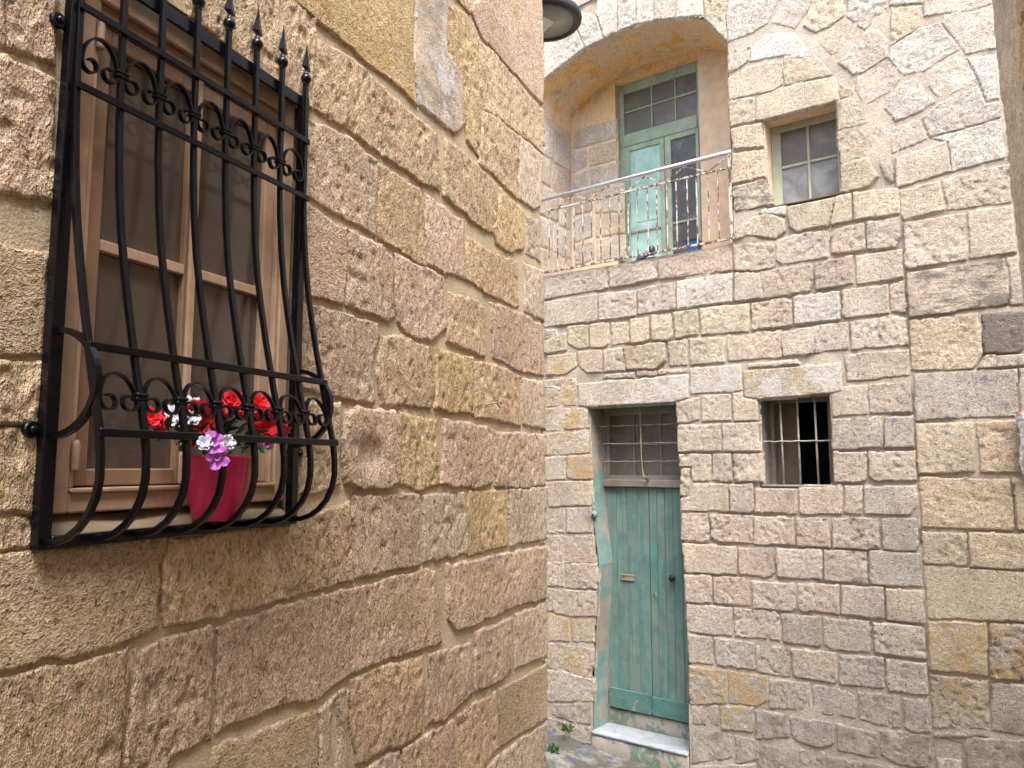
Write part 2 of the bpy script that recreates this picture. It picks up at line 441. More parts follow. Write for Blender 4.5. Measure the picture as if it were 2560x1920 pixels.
# ------------------------------------------------------------------ stones traced off the photograph: region, colour/finish, corners
# colour: b beige  w pale  y yellow  p pinkish  g greyish ; finish: S sooty  B blue flecks  W whitewash  O ochre  G grey plaster  Q ochre-grey  L damp  C cement
FACADE = """
R1 w 60,660 60,330 330,230 400,400 210,540
R1 w 400,400 330,230 320,75 500,130 560,320
R1 w 560,320 500,130 500,-60 668,-60 676,262
R1 w 676,262 670,-60 820,-60 826,198
R1 w 826,198 820,-60 976,-60 977,174
R1 w 977,174 976,-60 1160,-60 1152,150
R1 w 1152,150 1160,-60 1385,-60 1388,128
R1 y 1388,128 1385,-60 1605,-60 1575,130 1585,370 1540,310 1400,165
R1 w 60,330 60,-60 500,-60 500,0 320,75 330,230
R1 w 1605,-40 2030,-40 1985,60 1930,190 1780,280 1640,330 1585,350 1575,130
R2 w 175,-40 420,-40 395,70 280,235 90,180 160,30
R2 y 430,-40 690,-40 680,120 545,220 440,260 345,210 395,70
R2 w 690,-40 1030,-40 1010,60 830,245 690,140
R2 w 1030,-40 1310,-40 1300,30 1030,50
R2 y 1045,60 1295,40 1275,215 1040,370
R2 w 1310,-40 1860,-40 1855,30 1700,90 1470,110 1310,130 1300,40
R2 w 1470,115 1855,30 1885,380 1640,440 1450,180
R2 w 1275,215 1430,170 1600,390 1330,560 1130,610 1025,460 1040,375
R2 b 600,180 690,150 830,250 720,400 560,440 465,350 530,240
R2 b 830,255 950,230 1025,320 1025,450 820,580 740,600 620,500 720,400
R2 b 1020,490 1120,630 1060,720 830,850 750,720 770,620
R2 w 1150,650 1250,620 1310,720 1400,810 1290,890 1080,970 990,870 1040,750
R2 w 1330,560 1560,450 1660,480 1740,650 1430,800 1330,680 1310,590
R2 w 1650,460 1885,430 1910,620 1910,790 1800,810 1750,650
R2 w 1290,940 1420,820 1740,680 1800,820 1920,810 1920,940 1350,1100
R2 w 1060,1010 1280,945 1340,1110 1050,1230 1030,1090
R2 w 1360,1105 1920,945 1960,1260 1530,1370 1500,1140
R2 b 1080,1260 1490,1120 1525,1370 1090,1500
R4 b 1100,-20 1430,-100 1480,150 1125,225
R4 b 1440,-100 1990,-240 2015,90 1490,155
R4 b 1135,240 1640,165 1660,540 1155,620
R4 b 1650,150 2020,100 2050,490 1670,540
R4 bS 1160,640 1960,530 1990,900 1180,1010
R4 b 1970,520 2120,490 2120,900 1995,910
R4 y 1190,1020 1740,960 1770,1130 1770,1300 1700,1420 1200,1430
R4 gD 1760,970 2120,940 2120,1240 2060,1290 1780,1290
R4 bB 1790,1300 2120,1290 2120,1385 1720,1420
R6 gB 1150,95 1940,60 1950,430 1165,460
R6 b 1945,60 2120,50 2120,430 1955,430
R6 tB 1170,475 1610,460 1630,850 1185,865
R6 t 1625,465 2050,440 2060,860 1650,850
R6 t 1190,885 1890,890 1920,1290 1215,1270
R6 t 1905,890 2120,880 2120,1300 1935,1280
R6 t 1215,1290 1560,1300 1570,1560 1225,1545
R6 t 1565,1300 2120,1305 2120,1590 1575,1570
R8 t 1300,45 2220,95 2220,500 1460,480 1325,465
R8 tO 1335,480 1820,500 1820,930 1345,890
R8 gO 1830,500 2220,520 2220,980 1830,960
R8 tQ 1350,905 1820,965 1830,1360 1365,1345
R8 gL 1835,985 2220,1000 2220,1420 1840,1370
R8 gL 1630,1400 2220,1440 2220,1790 1640,1760
R8 gL 1370,1370 1840,1380 1840,1420 1380,1420
R2 y -36,775 100,715 380,650 580,605 625,650 632,800 30,955 -36,960
R2 y 632,650 745,720 745,770 635,790
R2 y 605,805 745,775 790,860 850,880 855,980 620,1040
R2 y 620,1050 800,1005 875,1000 830,1170 850,1240 645,1300 610,1100
R2 y 645,1310 870,1250 900,1340 940,1400 870,1480 690,1535 640,1530
R2 gC 880,1000 1000,980 1030,1110 1000,1205 845,1220
R2 gC 900,1240 1040,1230 1085,1400 1080,1470 1010,1450
R1 b 1590,420 1780,380 1765,500 1690,570 1590,610
R1 b 1590,650 1700,580 1850,530 2050,500 2050,700 1960,760 1800,790 1600,830
R2 y 190,440 430,430 560,560 575,595 380,640 190,690 180,560
R2 wW -80,400 60,270 280,260 380,400 350,470 200,440 0,480 -80,500
R1 y 1590,830 1815,800 1815,1000 1610,1045
R1 y 1610,1060 1870,1010 1885,1220 1640,1240 1610,1100
R1 y 1620,1270 1885,1235 1900,1470 1615,1530
R3 yS 1345,290 1575,235 1640,420 1370,470
R4 y -200,290 -50,190 60,160 200,215 200,310 120,380 -60,350 -205,375
R4 wW -20,175 20,130 200,105 200,190
R4 y 205,120 590,40 550,270 280,318 230,280
R4 y 600,30 730,0 735,230 555,270
R4 y 735,0 1100,-40 1115,180 740,230
R3 b 1360,695 1500,680 1650,690 1652,830 1640,860 1540,880 1362,880
R3 b 1365,885 1540,885 1565,1000 1568,1070 1368,1095
R4 b -50,640 140,600 415,565 425,720 400,795 25,855 -60,870
R4 b 120,385 270,330 545,300 550,530 400,550 165,585 125,550
R4 b 555,360 600,285 830,245 835,470 560,500
R4 b 835,235 1115,190 1130,340 1090,430 1115,440 845,470
R4 p 425,570 740,500 750,740 440,790
R4 b 750,500 1135,455 1145,685 830,740 770,740
R4 b -75,890 190,840 250,870 258,1070 -70,1110
R4 w 255,830 640,780 650,1020 270,1065
R4 b 650,780 1025,730 1040,970 690,1015 655,990
R4 p 1030,740 1155,700 1168,965 1040,965
R4 bB 165,1110 470,1060 700,1030 715,1250 400,1300 175,1315
R4 bB 712,1030 1035,980 1165,1000 1185,1230 720,1260
R3 b 1310,1325 1700,1280 1700,1480 1320,1505
R4 b -105,1370 300,1330 320,1380 -100,1410
R4 yW -135,1420 300,1390 650,1350 660,1590 545,1610 -30,1655 -135,1640
R4 bB 660,1290 1190,1250 1200,1470 690,1520
R6 bB 530,255 640,190 808,180 815,415 535,430
R6 bB 812,178 1140,160 1150,400 820,415
R6 bB 530,440 925,420 930,660 540,685
R6 gB 935,425 1150,415 1165,665 935,670
R6 b 545,690 800,690 805,900 770,930 550,930
R6 b 815,690 1170,685 1180,920 850,915 815,880
R6 p -40,965 278,965 285,1165 -40,1155
R6 b 290,960 620,940 628,1165 330,1175 290,1150
R6 b 630,945 770,945 775,1170 635,1170
R6 g 780,945 1175,945 1185,1100 1140,1180 780,1170
R6 b -55,1175 250,1180 265,1400 -50,1400
R6 p 262,1185 515,1190 530,1420 275,1410
R6 p 535,1185 890,1185 905,1435 540,1425
R6 g 905,1190 1185,1190 1200,1400 1180,1450 930,1440
R8 p 120,-95 490,-90 500,165 130,145
R8 p 500,-85 855,-75 865,205 505,165
R8 g 865,-75 1290,-60 1300,225 890,205 868,160
R8 p -70,160 285,185 295,390 240,415 -60,390
R8 p 295,185 625,190 640,440 320,410 298,380
R8 p 635,200 985,220 1000,480 645,440
R8 b 995,225 1300,240 1320,515 1005,490
R8 g 165,420 485,445 495,680 460,705 175,660
R8 g 490,450 870,490 890,745 560,720 500,670
R8 g 890,495 1250,520 1310,545 1335,800 980,760 905,740
R8 g -40,675 240,690 248,940 -40,905
R8 b 245,700 610,735 615,985 290,945 255,910
R8 g 625,745 985,770 1000,1035 640,1000 620,960
R8 g 995,785 1330,820 1345,1090 1010,1050
R8 g 65,940 400,975 405,1200 60,1190
R8 g 405,990 620,1010 770,1080 770,1270 480,1240 415,1190
R8 g 775,1040 1125,1080 1135,1350 960,1330 780,1270
R8 g 1140,1100 1345,1110 1365,1385 1200,1380 1140,1330
R8 gL -40,1190 230,1230 240,1420 -45,1440
R8 gL 235,1240 590,1290 590,1470 480,1510 290,1450 245,1390
R8 gL 595,1290 940,1370 945,1590 610,1530
R8 gL 945,1350 1130,1360 1365,1400 1385,1680 1090,1640 960,1560
R8 gL -40,1460 300,1500 290,1780 -40,1780
R8 gL 310,1500 520,1520 520,1790 300,1790
R8 gL 530,1550 800,1610 800,1800 530,1800
R8 gL 810,1600 1080,1650 1390,1700 1390,1820 810,1820
R5 b 1160,350 1355,300 1362,500 1250,530 1165,530
R5 b 1360,290 1620,275 1625,510 1370,520
R5 b 1625,270 1710,260 1720,310 1835,330 1840,510 1630,515
R5 b 1165,540 1535,525 1535,765 1175,770
R5 b 1540,525 1845,515 1860,765 1540,765
R5 b 1175,775 1455,775 1450,1010 1290,1010 1285,890 1180,880
R5 b 1455,780 1620,775 1630,1000 1600,1012 1460,1010
R5 b 1630,775 1865,770 1875,1015 1640,1015
R5 y 1200,900 1280,890 1260,1130 1190,1135
R5 b 1290,1020 1590,1025 1605,1265 1195,1260 1190,1145 1270,1130
R5 b 1595,1025 1800,1025 1815,1250 1790,1275 1610,1265
R5 p 1195,1265 1425,1270 1435,1500 1405,1515 1200,1500
R5 p 1440,1280 1800,1285 1805,1530 1500,1515 1445,1480
R5 bW 1270,60 1700,30 1710,265 1280,290
R5 bW 345,190 830,150 1262,115 1270,315 1155,352 430,395 350,385
R5 bB 550,120 820,95 820,150 560,160
R5 b 825,90 995,80 1000,130 830,140
R5 b 1000,80 1255,65 1260,105 1005,130
R5 bO 55,165 335,140 345,380 60,400
R5 bO 60,400 420,390 430,570 60,600
R5 bO 60,605 430,575 440,780 65,800
R5 b 70,805 250,790 250,1000 75,1000
R5 bO 255,790 440,785 450,990 345,1000 255,985
R5 b 75,1005 450,1000 455,1210 100,1225
R5 b 70,1235 240,1225 245,1440 80,1445
R5 p 245,1225 460,1215 470,1440 250,1440
R5 p 80,1450 410,1450 470,1450 475,1690 85,1690
R7 b 75,75 215,75 220,270 65,265
R7 b 220,85 465,85 475,180 470,290 225,285
R7 b 65,275 460,300 465,500 260,505 70,450
R7 bO 70,460 250,510 260,690 70,690
R7 yO 262,515 420,525 450,700 270,695
R7 bO 75,700 230,700 440,740 440,900 380,975 210,910 80,900
R7 b 80,905 210,915 440,980 440,1150 110,1160 75,1130
R7 gL 110,1170 430,1160 430,1330 300,1320 120,1260
R7 gL 90,1270 300,1325 425,1340 425,1480 90,1480
R7 b 1115,-70 1545,-45 1548,180 1140,160
R7 p 1550,-40 1820,-30 1830,160 1790,200 1555,180
R7 b 1135,170 1345,175 1350,395 1145,390
R7 p 1350,180 1640,195 1650,420 1355,400
R7 b 1145,400 1505,420 1510,655 1160,620
R7 p 1510,425 1840,450 1875,490 1880,690 1515,655
R7 b 1160,630 1355,650 1360,870 1170,860
R7 g 1365,650 1670,690 1690,910 1380,880
R7 gO 1165,870 1460,905 1465,1170 1180,1180
R7 gO 1465,905 1780,950 1790,1150 1700,1200 1470,1170
R7 gL 1180,1185 1400,1175 1410,1340 1190,1330
R7 gO 1410,1175 1680,1190 1670,1390 1420,1370
R7 gL 1190,1345 1500,1390 1510,1590 1190,1640
R7 gL 1520,1400 1715,1440 1715,1600 1530,1640
R7 gL 1180,1645 1700,1620 1700,1800 1180,1800
R3 p 50,915 480,850 500,1000 40,1080
R3 p 500,845 800,800 840,930 510,1000
R3 p 835,800 1345,690 1350,880 845,935
R3 b 40,1090 420,1030 425,1225 45,1270
R3 p 425,1030 690,1005 695,1190 430,1225
R3 p 695,1000 960,945 962,1145 700,1185
R3 w 965,940 1355,885 1360,1090 965,1145
R3 g 55,1280 140,1280 155,1350 55,1355
R3 y 50,1360 205,1300 215,1430 50,1450
R3 y 210,1260 355,1245 362,1410 275,1418 215,1380
R3 y 365,1245 500,1230 503,1380 470,1410 370,1412
R3 y 510,1230 635,1230 648,1370 525,1395
R3 y 645,1205 775,1190 785,1350 740,1375 650,1378
R3 y 788,1180 925,1170 945,1330 920,1360 795,1360
R3 y 940,1155 1110,1140 1118,1320 960,1350
R3 y 1122,1130 1475,1100 1478,1300 1140,1325
R3 yO 70,1460 270,1440 280,1540 200,1600 60,1600
R3 b 285,1425 455,1420 460,1580 345,1590 290,1530
R3 b 460,1420 590,1400 615,1480 620,1570 465,1580
R3 y 590,1400 890,1365 895,1500 820,1560 625,1560 610,1480
R3 y 905,1365 1045,1345 1050,1535 920,1540
R3 y 1050,1345 1305,1330 1308,1510 1060,1535
"""
# left wall: l tan  m pinkish tan  n golden  k greyer ; finish: O ochre plaster  G grey plaster  H hollow  F fine smooth face
LEFTW = """
L4 nO 70,0 100,-60 560,-60 870,-60 860,120 865,480 890,680 740,540 560,410 380,240 250,130
L4 kG 885,-60 1085,-60 1080,330 1180,500 1200,800 1130,870 905,680 875,400
L4 n 1090,20 1235,100 1290,240 1280,470 1310,700 1300,1030 1210,900 1190,560 1100,380 1080,200
L4 n 1095,-80 1240,-80 1235,90
L4 mF 1235,60 1300,0 1330,-80 1700,-80 1710,680 1510,470 1400,340 1310,240
L4 l 1290,260 1400,350 1510,490 1710,720 1710,1000 1560,870 1420,770 1320,710 1300,580
L4 l 1320,715 1420,775 1550,880 1545,1190 1540,1290 1430,1180 1290,1060 1310,900
L4 k 1555,880 1700,1010 1690,1340 1640,1350 1550,1290
L1 l 1130,-160 1760,-110 1870,110 1850,640 1790,600 1480,400 1130,110
L4 l 245,250 480,390 680,570 660,900 650,990 480,870 320,770 215,690
L4 l 690,600 870,740 1020,870 1040,1240 920,1200 820,1100 670,1000
L4 l 1075,900 1160,960 1270,1060 1400,1200 1410,1340 1380,1520 1250,1430 1060,1270
L4 n 1430,1220 1580,1370 1580,1620 1500,1640 1400,1580 1380,1480 1420,1360
L4 k 1600,1400 1680,1430 1690,1700 1600,1640
L4 m 175,760 300,810 470,910 630,1030 620,1520 430,1420 300,1350 185,1280
L4 l 650,1050 910,1230 945,1440 950,1740 800,1650 640,1540
L4 m 945,1260 1190,1430 1209,1818 1070,1765 950,1715
L5 l 1115,-20 1240,60 1410,130 1415,400 1340,380 1230,320 1110,240
L5 k 1450,140 1560,185 1565,480 1455,430
L5 mF 170,-200 385,-60 395,130 380,370 230,345 130,320 130,-100
L5 m 400,-60 600,20 670,110 680,440 640,480 400,390 395,150
L5 m 690,90 900,180 970,215 990,530 900,600 740,560 690,470
L5 l 1000,310 1170,360 1215,420 1215,690 1100,650 990,610
L5 m 1250,370 1400,420 1555,505 1565,810 1400,770 1270,700
L5 m 130,370 350,420 580,500 590,560 555,700 560,960 400,950 300,920 130,870
L5 l 605,560 740,570 900,650 915,900 890,1000 770,990 600,970 580,800
L5 n 930,650 1140,700 1150,1040 920,1000
L5 l 1160,720 1280,740 1410,800 1425,1100 1160,1050
L5 k 1430,810 1565,845 1575,1125 1440,1090
L5 l 150,960 360,970 350,1450 200,1500 100,1510
L5 mH 395,1040 470,990 670,1010 700,1080 700,1430 640,1470 480,1490 385,1450 370,1200
L5 n 710,1020 930,1070 950,1450 830,1480 705,1450
L5 m 975,1060 1120,1080 1255,1120 1260,1440 1150,1480 960,1450
L5 m 1280,1130 1575,1155 1575,1450 1400,1470 1275,1460
L3 l 1050,240 1700,160 2150,20 2165,500 1950,560 1400,700 1010,790 1000,560
L6 m 455,-15 855,-45 865,400 700,440 460,490
L6 k 890,-30 1150,-40 1165,330 890,390
L6 n 1170,-50 1410,-65 1410,290 1170,340
L6 k 1420,-65 1650,-85 1650,240 1425,285
L3 l -60,1120 780,920 750,1740 -60,1760
L3 m 830,930 1300,775 1300,1450 1050,1560 1000,1670 780,1760
L6 m -380,790 0,660 430,560 880,430 960,440 1000,880 600,1010 400,1100 220,1230 -100,1310 -385,1430
L6 m 1040,400 1250,360 1650,280 1650,610 1400,680 1200,780 1090,800 1040,740
L6 lF -400,1530 0,1390 225,1300 240,1720 -420,1780
L6 kV 250,1290 395,1180 420,1200 410,1690 250,1740
L6 l 430,1130 600,1040 890,960 900,1150 880,1440 700,1540 480,1640 440,1400
L6 m 925,950 1190,880 1195,1200 1010,1370 910,1400
L6 m 1210,820 1440,720 1440,1030 1380,1110 1210,1190
L6 k 1460,710 1655,635 1655,970 1460,1040
L6 k 490,1680 750,1540 760,1790 490,1830
L6 m 770,1530 1080,1360 1095,1760 770,1830
L6 l 1110,1330 1200,1270 1345,1180 1350,1540 1200,1720 1110,1790
L6 lF 1355,1170 1655,1015 1655,1360 1460,1470 1360,1540
L6 k 1280,1650 1470,1490 1650,1390 1650,1830 1280,1830
L1 m 70,-120 330,-120 330,390 30,280
L1 m -60,-120 40,-120 10,270 -60,240
L1 m -60,330 20,330 330,470 320,1180 -60,1120
L2 lF -40,-90 262,-40 225,530 -40,530
L2 l -40,560 220,575 205,930 -40,920
L2 l -40,950 200,950 190,1400 -40,1400
L3 l -60,130 170,110 195,270 -60,290
L3 lF -60,310 240,300 700,265 990,240 980,560 950,780 800,860 400,960 200,1010 -60,1070
"""
CLASS = {'b': (.605, .515, .425), 'w': (.63, .575, .51), 'y': (.61, .52, .405), 't': (.60, .495, .37), 'p': (.58, .48, .405), 'g': (.535, .47, .405),
         'l': (.65, .485, .32), 'm': (.645, .488, .36), 'n': (.67, .50, .29), 'k': (.64, .52, .40)}

def stone_geo(poly, h, inset, r, depth, proud, wob, kind, amp, seed):
    A = np.array(poly)
    area = .5 * abs(sum(poly[i - 1][0] * poly[i][1] - poly[i][0] * poly[i - 1][1] for i in range(len(poly))))
    r = min(r, .30 * area / max(np.ptp(A, 0)))               # thin pieces get tighter edges
    mn, mx = A.min(0) - .012, A.max(0) + .012
    xs = np.arange(mn[0], mx[0] + h, h); zs = np.arange(mn[1], mx[1] + h, h)
    X, Z = np.meshgrid(xs, zs, indexing='ij')
    P = np.stack([X, Z], -1)
    ox, oz = seed * 13.7, seed * 7.1
    W = P.copy()
    W[..., 0] += wob * (fbm(X * 13 + 5, Z * 13 + 8, 3) - .5) * 2
    W[..., 1] += wob * (fbm(X * 13 + 47, Z * 13 + 91, 3) - .5) * 2
    s = sdf(W, poly, 1 / max(r * .7, .003)) - inset
    if s.max() < .25 * r: s = s + (.25 * r - s.max() + .003)
    t = np.clip(s / r, 0, 1)
    prof = np.sqrt(np.maximum(0, 1 - (1 - t) ** 2))
    n1 = fbm(X * 7 + ox, Z * 7 + oz, 3) - .5
    if kind == 'groove':
        a = seed * 1.3 % 1.2 - .6
        xr, zr = X * math.cos(a) - Z * math.sin(a), X * math.sin(a) + Z * math.cos(a)
        g = fbm(xr * 75 + ox, zr * 26 + oz, 3) - .5
        pit = sstep(.60, .78, fbm(X * 34 + oz, Z * 26 + ox, 2))
        rel = amp * (.9 * n1 + 1.1 * g - 1.0 * pit)
    elif kind == 'smooth':
        rel = amp * (.6 * n1 + .35 * (fbm(X * 60 + ox, Z * 60 + oz, 3) - .5))
    else:
        g = fbm(X * 30 + ox, Z * 30 + oz, 3) - .5
        pit = sstep(.66, .82, fbm(X * 22 + oz, Z * 22 + ox, 2))
        rel = amp * (1.0 * n1 + 1.2 * g - .8 * pit)
    if kind == 'hollow' or kind == 'slot':
        c = A.mean(0)
        sx, sz = ((.075, .055) if kind == 'hollow' else (.022, .10))
        rel = rel - .020 * np.exp(-(((X - c[0] + .005) / sx) ** 2 + ((Z - c[1] + .02) / sz) ** 2) ** 1.5)
    Y = depth - (depth + proud) * prof - rel * t
    keep = s > -.006
    cell = keep[:-1, :-1] | keep[1:, :-1] | keep[:-1, 1:] | keep[1:, 1:]
    idx = np.arange(X.size).reshape(X.shape)
    q = np.stack([idx[:-1, :-1], idx[1:, :-1], idx[1:, 1:], idx[:-1, 1:]], -1)[cell]
    used = np.unique(q); remap = np.full(X.size, -1); remap[used] = np.arange(len(used))
    V = np.stack([X, Y, Z], -1).reshape(-1, 3)[used]
    return V, remap[q]

def parse(txt):
    for ln in txt.strip().splitlines():
        reg, fl, *pts = ln.split()
        yield reg, fl, [tuple(float(v) for v in p.split(',')) for p in pts]

def fill_courses(u0, u1, z0, z1, taken, holes, seed, ch=.272):
    """plain coursed blocks for the parts of a wall that the photograph does not reach"""
    rs = np.random.RandomState(seed); z = z0; row = 0
    while z < z1 - .1:
        h = ch * rs.uniform(.93, 1.07); u = u0 - rs.uniform(0, .3)
        while u < u1 - .08:
            w_ = rs.uniform(.28, .58); a, b = max(u, u0), min(u + w_, u1)
            if b - a > .1:
                P = np.array([(x, y) for x in np.linspace(a + .02, b - .02, 5) for y in np.linspace(z + .02, min(z + h, z1) - .02, 4)])
                if not any(inside(P, t).any() for t in taken + holes):
                    j = rs.uniform(-.006, .006, 8)
                    yield [(a + .004 + j[0], z + .004 + j[1]), (b - .004 + j[2], z + .004 + j[3]), (b - .004 + j[4], min(z + h, z1) - .004 + j[5]), (a + .004 + j[6], min(z + h, z1) - .004 + j[7])]
            u += w_
        z += h; row += 1

def wall_grid(us, zs, y, holes, amp, seed=0, ufun=None):
    """front sheet of a wall (the mortar), with openings left out"""
    X, Z = np.meshgrid(us, zs, indexing='ij')
    if callable(y): y = y(X, Z)
    Y = y - amp * (fbm(X * 9 + seed, Z * 9, 4) - .5) * 2
    P = np.stack([X, Z], -1)
    out = np.zeros(X.shape, bool)
    for hpoly in holes: out |= inside(P, hpoly)
    cell = ~(out[:-1, :-1] | out[1:, :-1] | out[:-1, 1:] | out[1:, 1:])
    idx = np.arange(X.size).reshape(X.shape)
    q = np.stack([idx[:-1, :-1], idx[1:, :-1], idx[1:, 1:], idx[:-1, 1:]], -1)[cell]
    return np.stack([X, Y, Z], -1).reshape(-1, 3), q
def lines(segs):
    out = []
    for a, b, n in segs: out += list(np.linspace(a, b, n, endpoint=False))
    return np.array(out + [segs[-1][1]])
def ring(poly, y0, y1, smooth=False):
    """reveal of an opening: its outline carried from depth y0 to y1"""
    n = len(poly)
    V = [(x, y0, z) for x, z in poly] + [(x, y1, z) for x, z in poly]
    return V, [(i, (i + 1) % n, n + (i + 1) % n, n + i) for i in range(n)]
def shell(u0, u1, y0, y1, z0, z1, front_skip=True):
    """sides, back and roof of a house (front left open for the wall sheet)"""
    V, Fc = box(u0, u1, y0, y1, z0, z1)
    return V, [Fc[0], Fc[1], Fc[3], Fc[5]]

# ================================================================== THE SETTING
def gz(x, y):
    return np.clip(-1.62 - .195 * np.clip(x, -4, 4) - .139 * np.clip(y, -4, 9), -3.3, -1.0)
_gx = lines([(-150, -8, 8), (-8, 8, 64), (8, 150, 8)]); _gy = lines([(-150, -6, 8), (-6, 12, 72), (12, 150, 8)])
GX, GY = np.meshgrid(_gx, _gy, indexing='ij')
GZ = gz(GX, GY) + .012 * (fbm(GX * 3, GY * 3, 3) - .5)
_id = np.arange(GX.size).reshape(GX.shape)
ground = mk('ground', (np.stack([GX, GY, GZ], -1).reshape(-1, 3), np.stack([_id[:-1, :-1], _id[1:, :-1], _id[1:, 1:], _id[:-1, 1:]], -1).reshape(-1, 4)),
            'ground', frame=FW, smooth=True, org=(0, 0, 0))
tag(ground, kind='structure')
def lz(u): return -2.565 - .075 * (u + 1.3)
_lu, _ly = np.linspace(-2.2, 1.4, 110), np.linspace(-.66, .03, 30)
LX, LY = np.meshgrid(_lu, _ly, indexing='ij')
_e = sstep(0, .08, LY + .66 + .05 * (fbm(LX * 5, LY * 0, 3) - .5))
LZ = lz(LX) - .03 * (1 - (LY + .66) / .69) + .05 * (fbm(LX * 6, LY * 11, 4) - .5) - .16 * (1 - _e)
LZ += .045 * np.exp(-((LY + .03) / .08) ** 2) * fbm(LX * 7, LY * 2 + 5, 3) * (LX < -.70)
_id = np.arange(LX.size).reshape(LX.shape)
ledge = mk('pavement_ledge', (np.stack([LX, LY, LZ], -1).reshape(-1, 3), np.stack([_id[:-1, :-1], _id[1:, :-1], _id[1:, 1:], _id[:-1, 1:]], -1).reshape(-1, 4)),
           'ledge', frame=FR, smooth=True)
tag(ledge, kind='structure')
ORG[ground.name] = np.zeros(3)
_cv, _cf = lathe((0, 0, 0), [(.040, -.04), (.040, .002), (.033, .010), (.012, .013)], 4)
_cm = None
for i in range(16):
    for j in range(12):
        u = -1.75 + i * .078 + (j % 2) * .02 + random.uniform(-.006, .006)
        y = -.70 - j * .078 + random.uniform(-.006, .006)
        p = FR.world((u, y, 0))
        if _cm is None:
            o = mk('cobble', (_cv, _cf), 'cobble', ground, org=(0, 0, 0), bevel=.004); _cm = o
        else:
            o = _cm.copy(); COL.objects.link(o); o.parent = ground
        o.location = (p[0], p[1], float(gz(p[0], p[1])) + .008)
        o.rotation_euler = (random.uniform(-.05, .05), random.uniform(-.05, .05), FR.rz + .785 + random.uniform(-.12, .12))
        o.scale = (random.uniform(.92, 1.12), random.uniform(.92, 1.12), 1)

def add_stones(txt, frame, parents, pick, fine, y0=0.0, mats=None, **kw):
    n = 0
    for reg, fl, pts in parse(txt):
        poly = [frame.hit(reg, p, y0) for p in pts]
        area = .5 * abs(sum(poly[i][0] * poly[(i + 1) % len(poly)][1] - poly[(i + 1) % len(poly)][0] * poly[i][1] for i in range(len(poly))))
        c = np.mean(np.array(poly), 0)
        n += 1
        yield n, fl, poly, area, c
FIN = {'S': 'stone_soot', 'B': 'stone_blue', 'W': 'stone_white', 'O': 'stone_ochre', 'G': 'stone_greyplaster', 'Q': 'stone_ochregrey', 'L': 'stone_low', 'D': 'stone_dark'}
def grow_(poly, d):
    c = np.mean(np.array(poly), 0)
    return [(x + d * np.sign(x - c[0]), z + d * np.sign(z - c[1])) for x, z in poly]
def tint(k, j=.07):
    f = 1 + random.uniform(-j, j); g = random.uniform(-.025, .025)
    c = CLASS[k]
    return (min(.75, c[0] * f * (1 + g)), c[1] * f, c[2] * f * (1 - g))

# ================================================================== LEFT HOUSE (grille window)
ZB_L = -2.75
house_l = tag(empty('stone_house', FL, (0, 0, ZB_L)), 'rough golden limestone house wall with wide mortar joints and the grilled window, at left', 'house')
WU0, WU1, WZ0, WZ1 = 1.085, 1.828, -.150, 1.128
win_poly = [(WU0, WZ0), (WU1, WZ0), (WU1, WZ1), (WU0, WZ1)]
us = lines([(-5, .6, 14), (.6, WU0 - .012, 24), (WU0 - .012, WU1 + .012, 38), (WU1 + .012, 3.862, 100)])
zs = lines([(ZB_L, -1.75, 6), (-1.75, WZ0 - .012, 80), (WZ0 - .012, WZ1 + .012, 64), (WZ1 + .012, 2.7, 76), (2.7, 4.2, 8)])
wall_l = mk('wall', wall_grid(us, zs, .007, [[(WU0 - .011, WZ0 - .011), (WU1 + .011, WZ0 - .011), (WU1 + .011, WZ1 + .011), (WU0 - .011, WZ1 + .011)]], .004), 'mortar_left', house_l, smooth=True, org=(0, 0, 0))
mk('side_walls', shell(-5, 3.862, .013, 4.5, ZB_L, 4.2), 'plain', house_l)
TAKEN = []
for n, fl, poly, area, c in add_stones(LEFTW, FL, None, None, 1):
    TAKEN.append(poly)
    kind = 'smooth' if 'F' in fl else 'hollow' if 'H' in fl else 'slot' if 'V' in fl else 'groove'
    mat = 'stone_ochre' if 'O' in fl else 'stone_greyplaster' if 'G' in fl else 'stone' if kind == 'smooth' else 'stone_groove'
    if 'O' in fl or 'G' in fl: kind = 'smooth'
    near = c[0] < 2.2
    g = stone_geo(poly, .0062 if near else .0085, -.007, .007, .022, .013 if kind == 'hollow' else random.uniform(.0, .005), .012, kind, random.uniform(.0035, .0062) if kind != 'smooth' else .004, n)
    mk('stone', g, mat, wall_l, smooth=True, color=tint(fl[0], .045))
for n, poly in enumerate(fill_courses(-.6, 3.86, -2.3, 3.0, TAKEN, [grow_(win_poly, .03)], 5)):
    far = poly[0][0] < .7 or poly[0][1] > 2.4 or poly[0][1] < -1.7
    mk('stone', stone_geo(poly, .016 if far else .009, .003, .007, .022, random.uniform(0, .004), .012, 'groove', .005, n + 700), 'stone_groove', wall_l, smooth=True, color=tint(random.choice('llmk'), .045))
# window of the left house
win_l = empty('window', FL, (1.463, .05, WZ0), house_l)
mk('reveal', ring([(WU0 - .012, WZ0 - .012), (WU1 + .012, WZ0 - .012), (WU1 + .012, WZ1 + .012), (WU0 - .012, WZ1 + .012)], .0, .16), 'reveal_left', win_l)
sill_V, sill_F = wall_grid(np.linspace(WU0, WU1, 30), np.linspace(0, 1, 8), 0, [], 0)
sill = [(x, .002 + .07 * z, WZ0 - .004 + .05 * z ** .6 + .004 * math.sin(x * 23)) for x, y, z in sill_V]
mk('sill', (sill, sill_F[:, ::-1]), 'reveal_left', win_l, smooth=True)
mk('outer_frame', join(box(1.098, 1.142, .028, .10, -.10, 1.12), box(1.782, 1.826, .028, .10, -.10, 1.12), box(1.142, 1.782, .028, .10, 1.062, 1.12), box(1.142, 1.782, .028, .10, -.10, -.056)), 'tan_wood', win_l, bevel=.004)
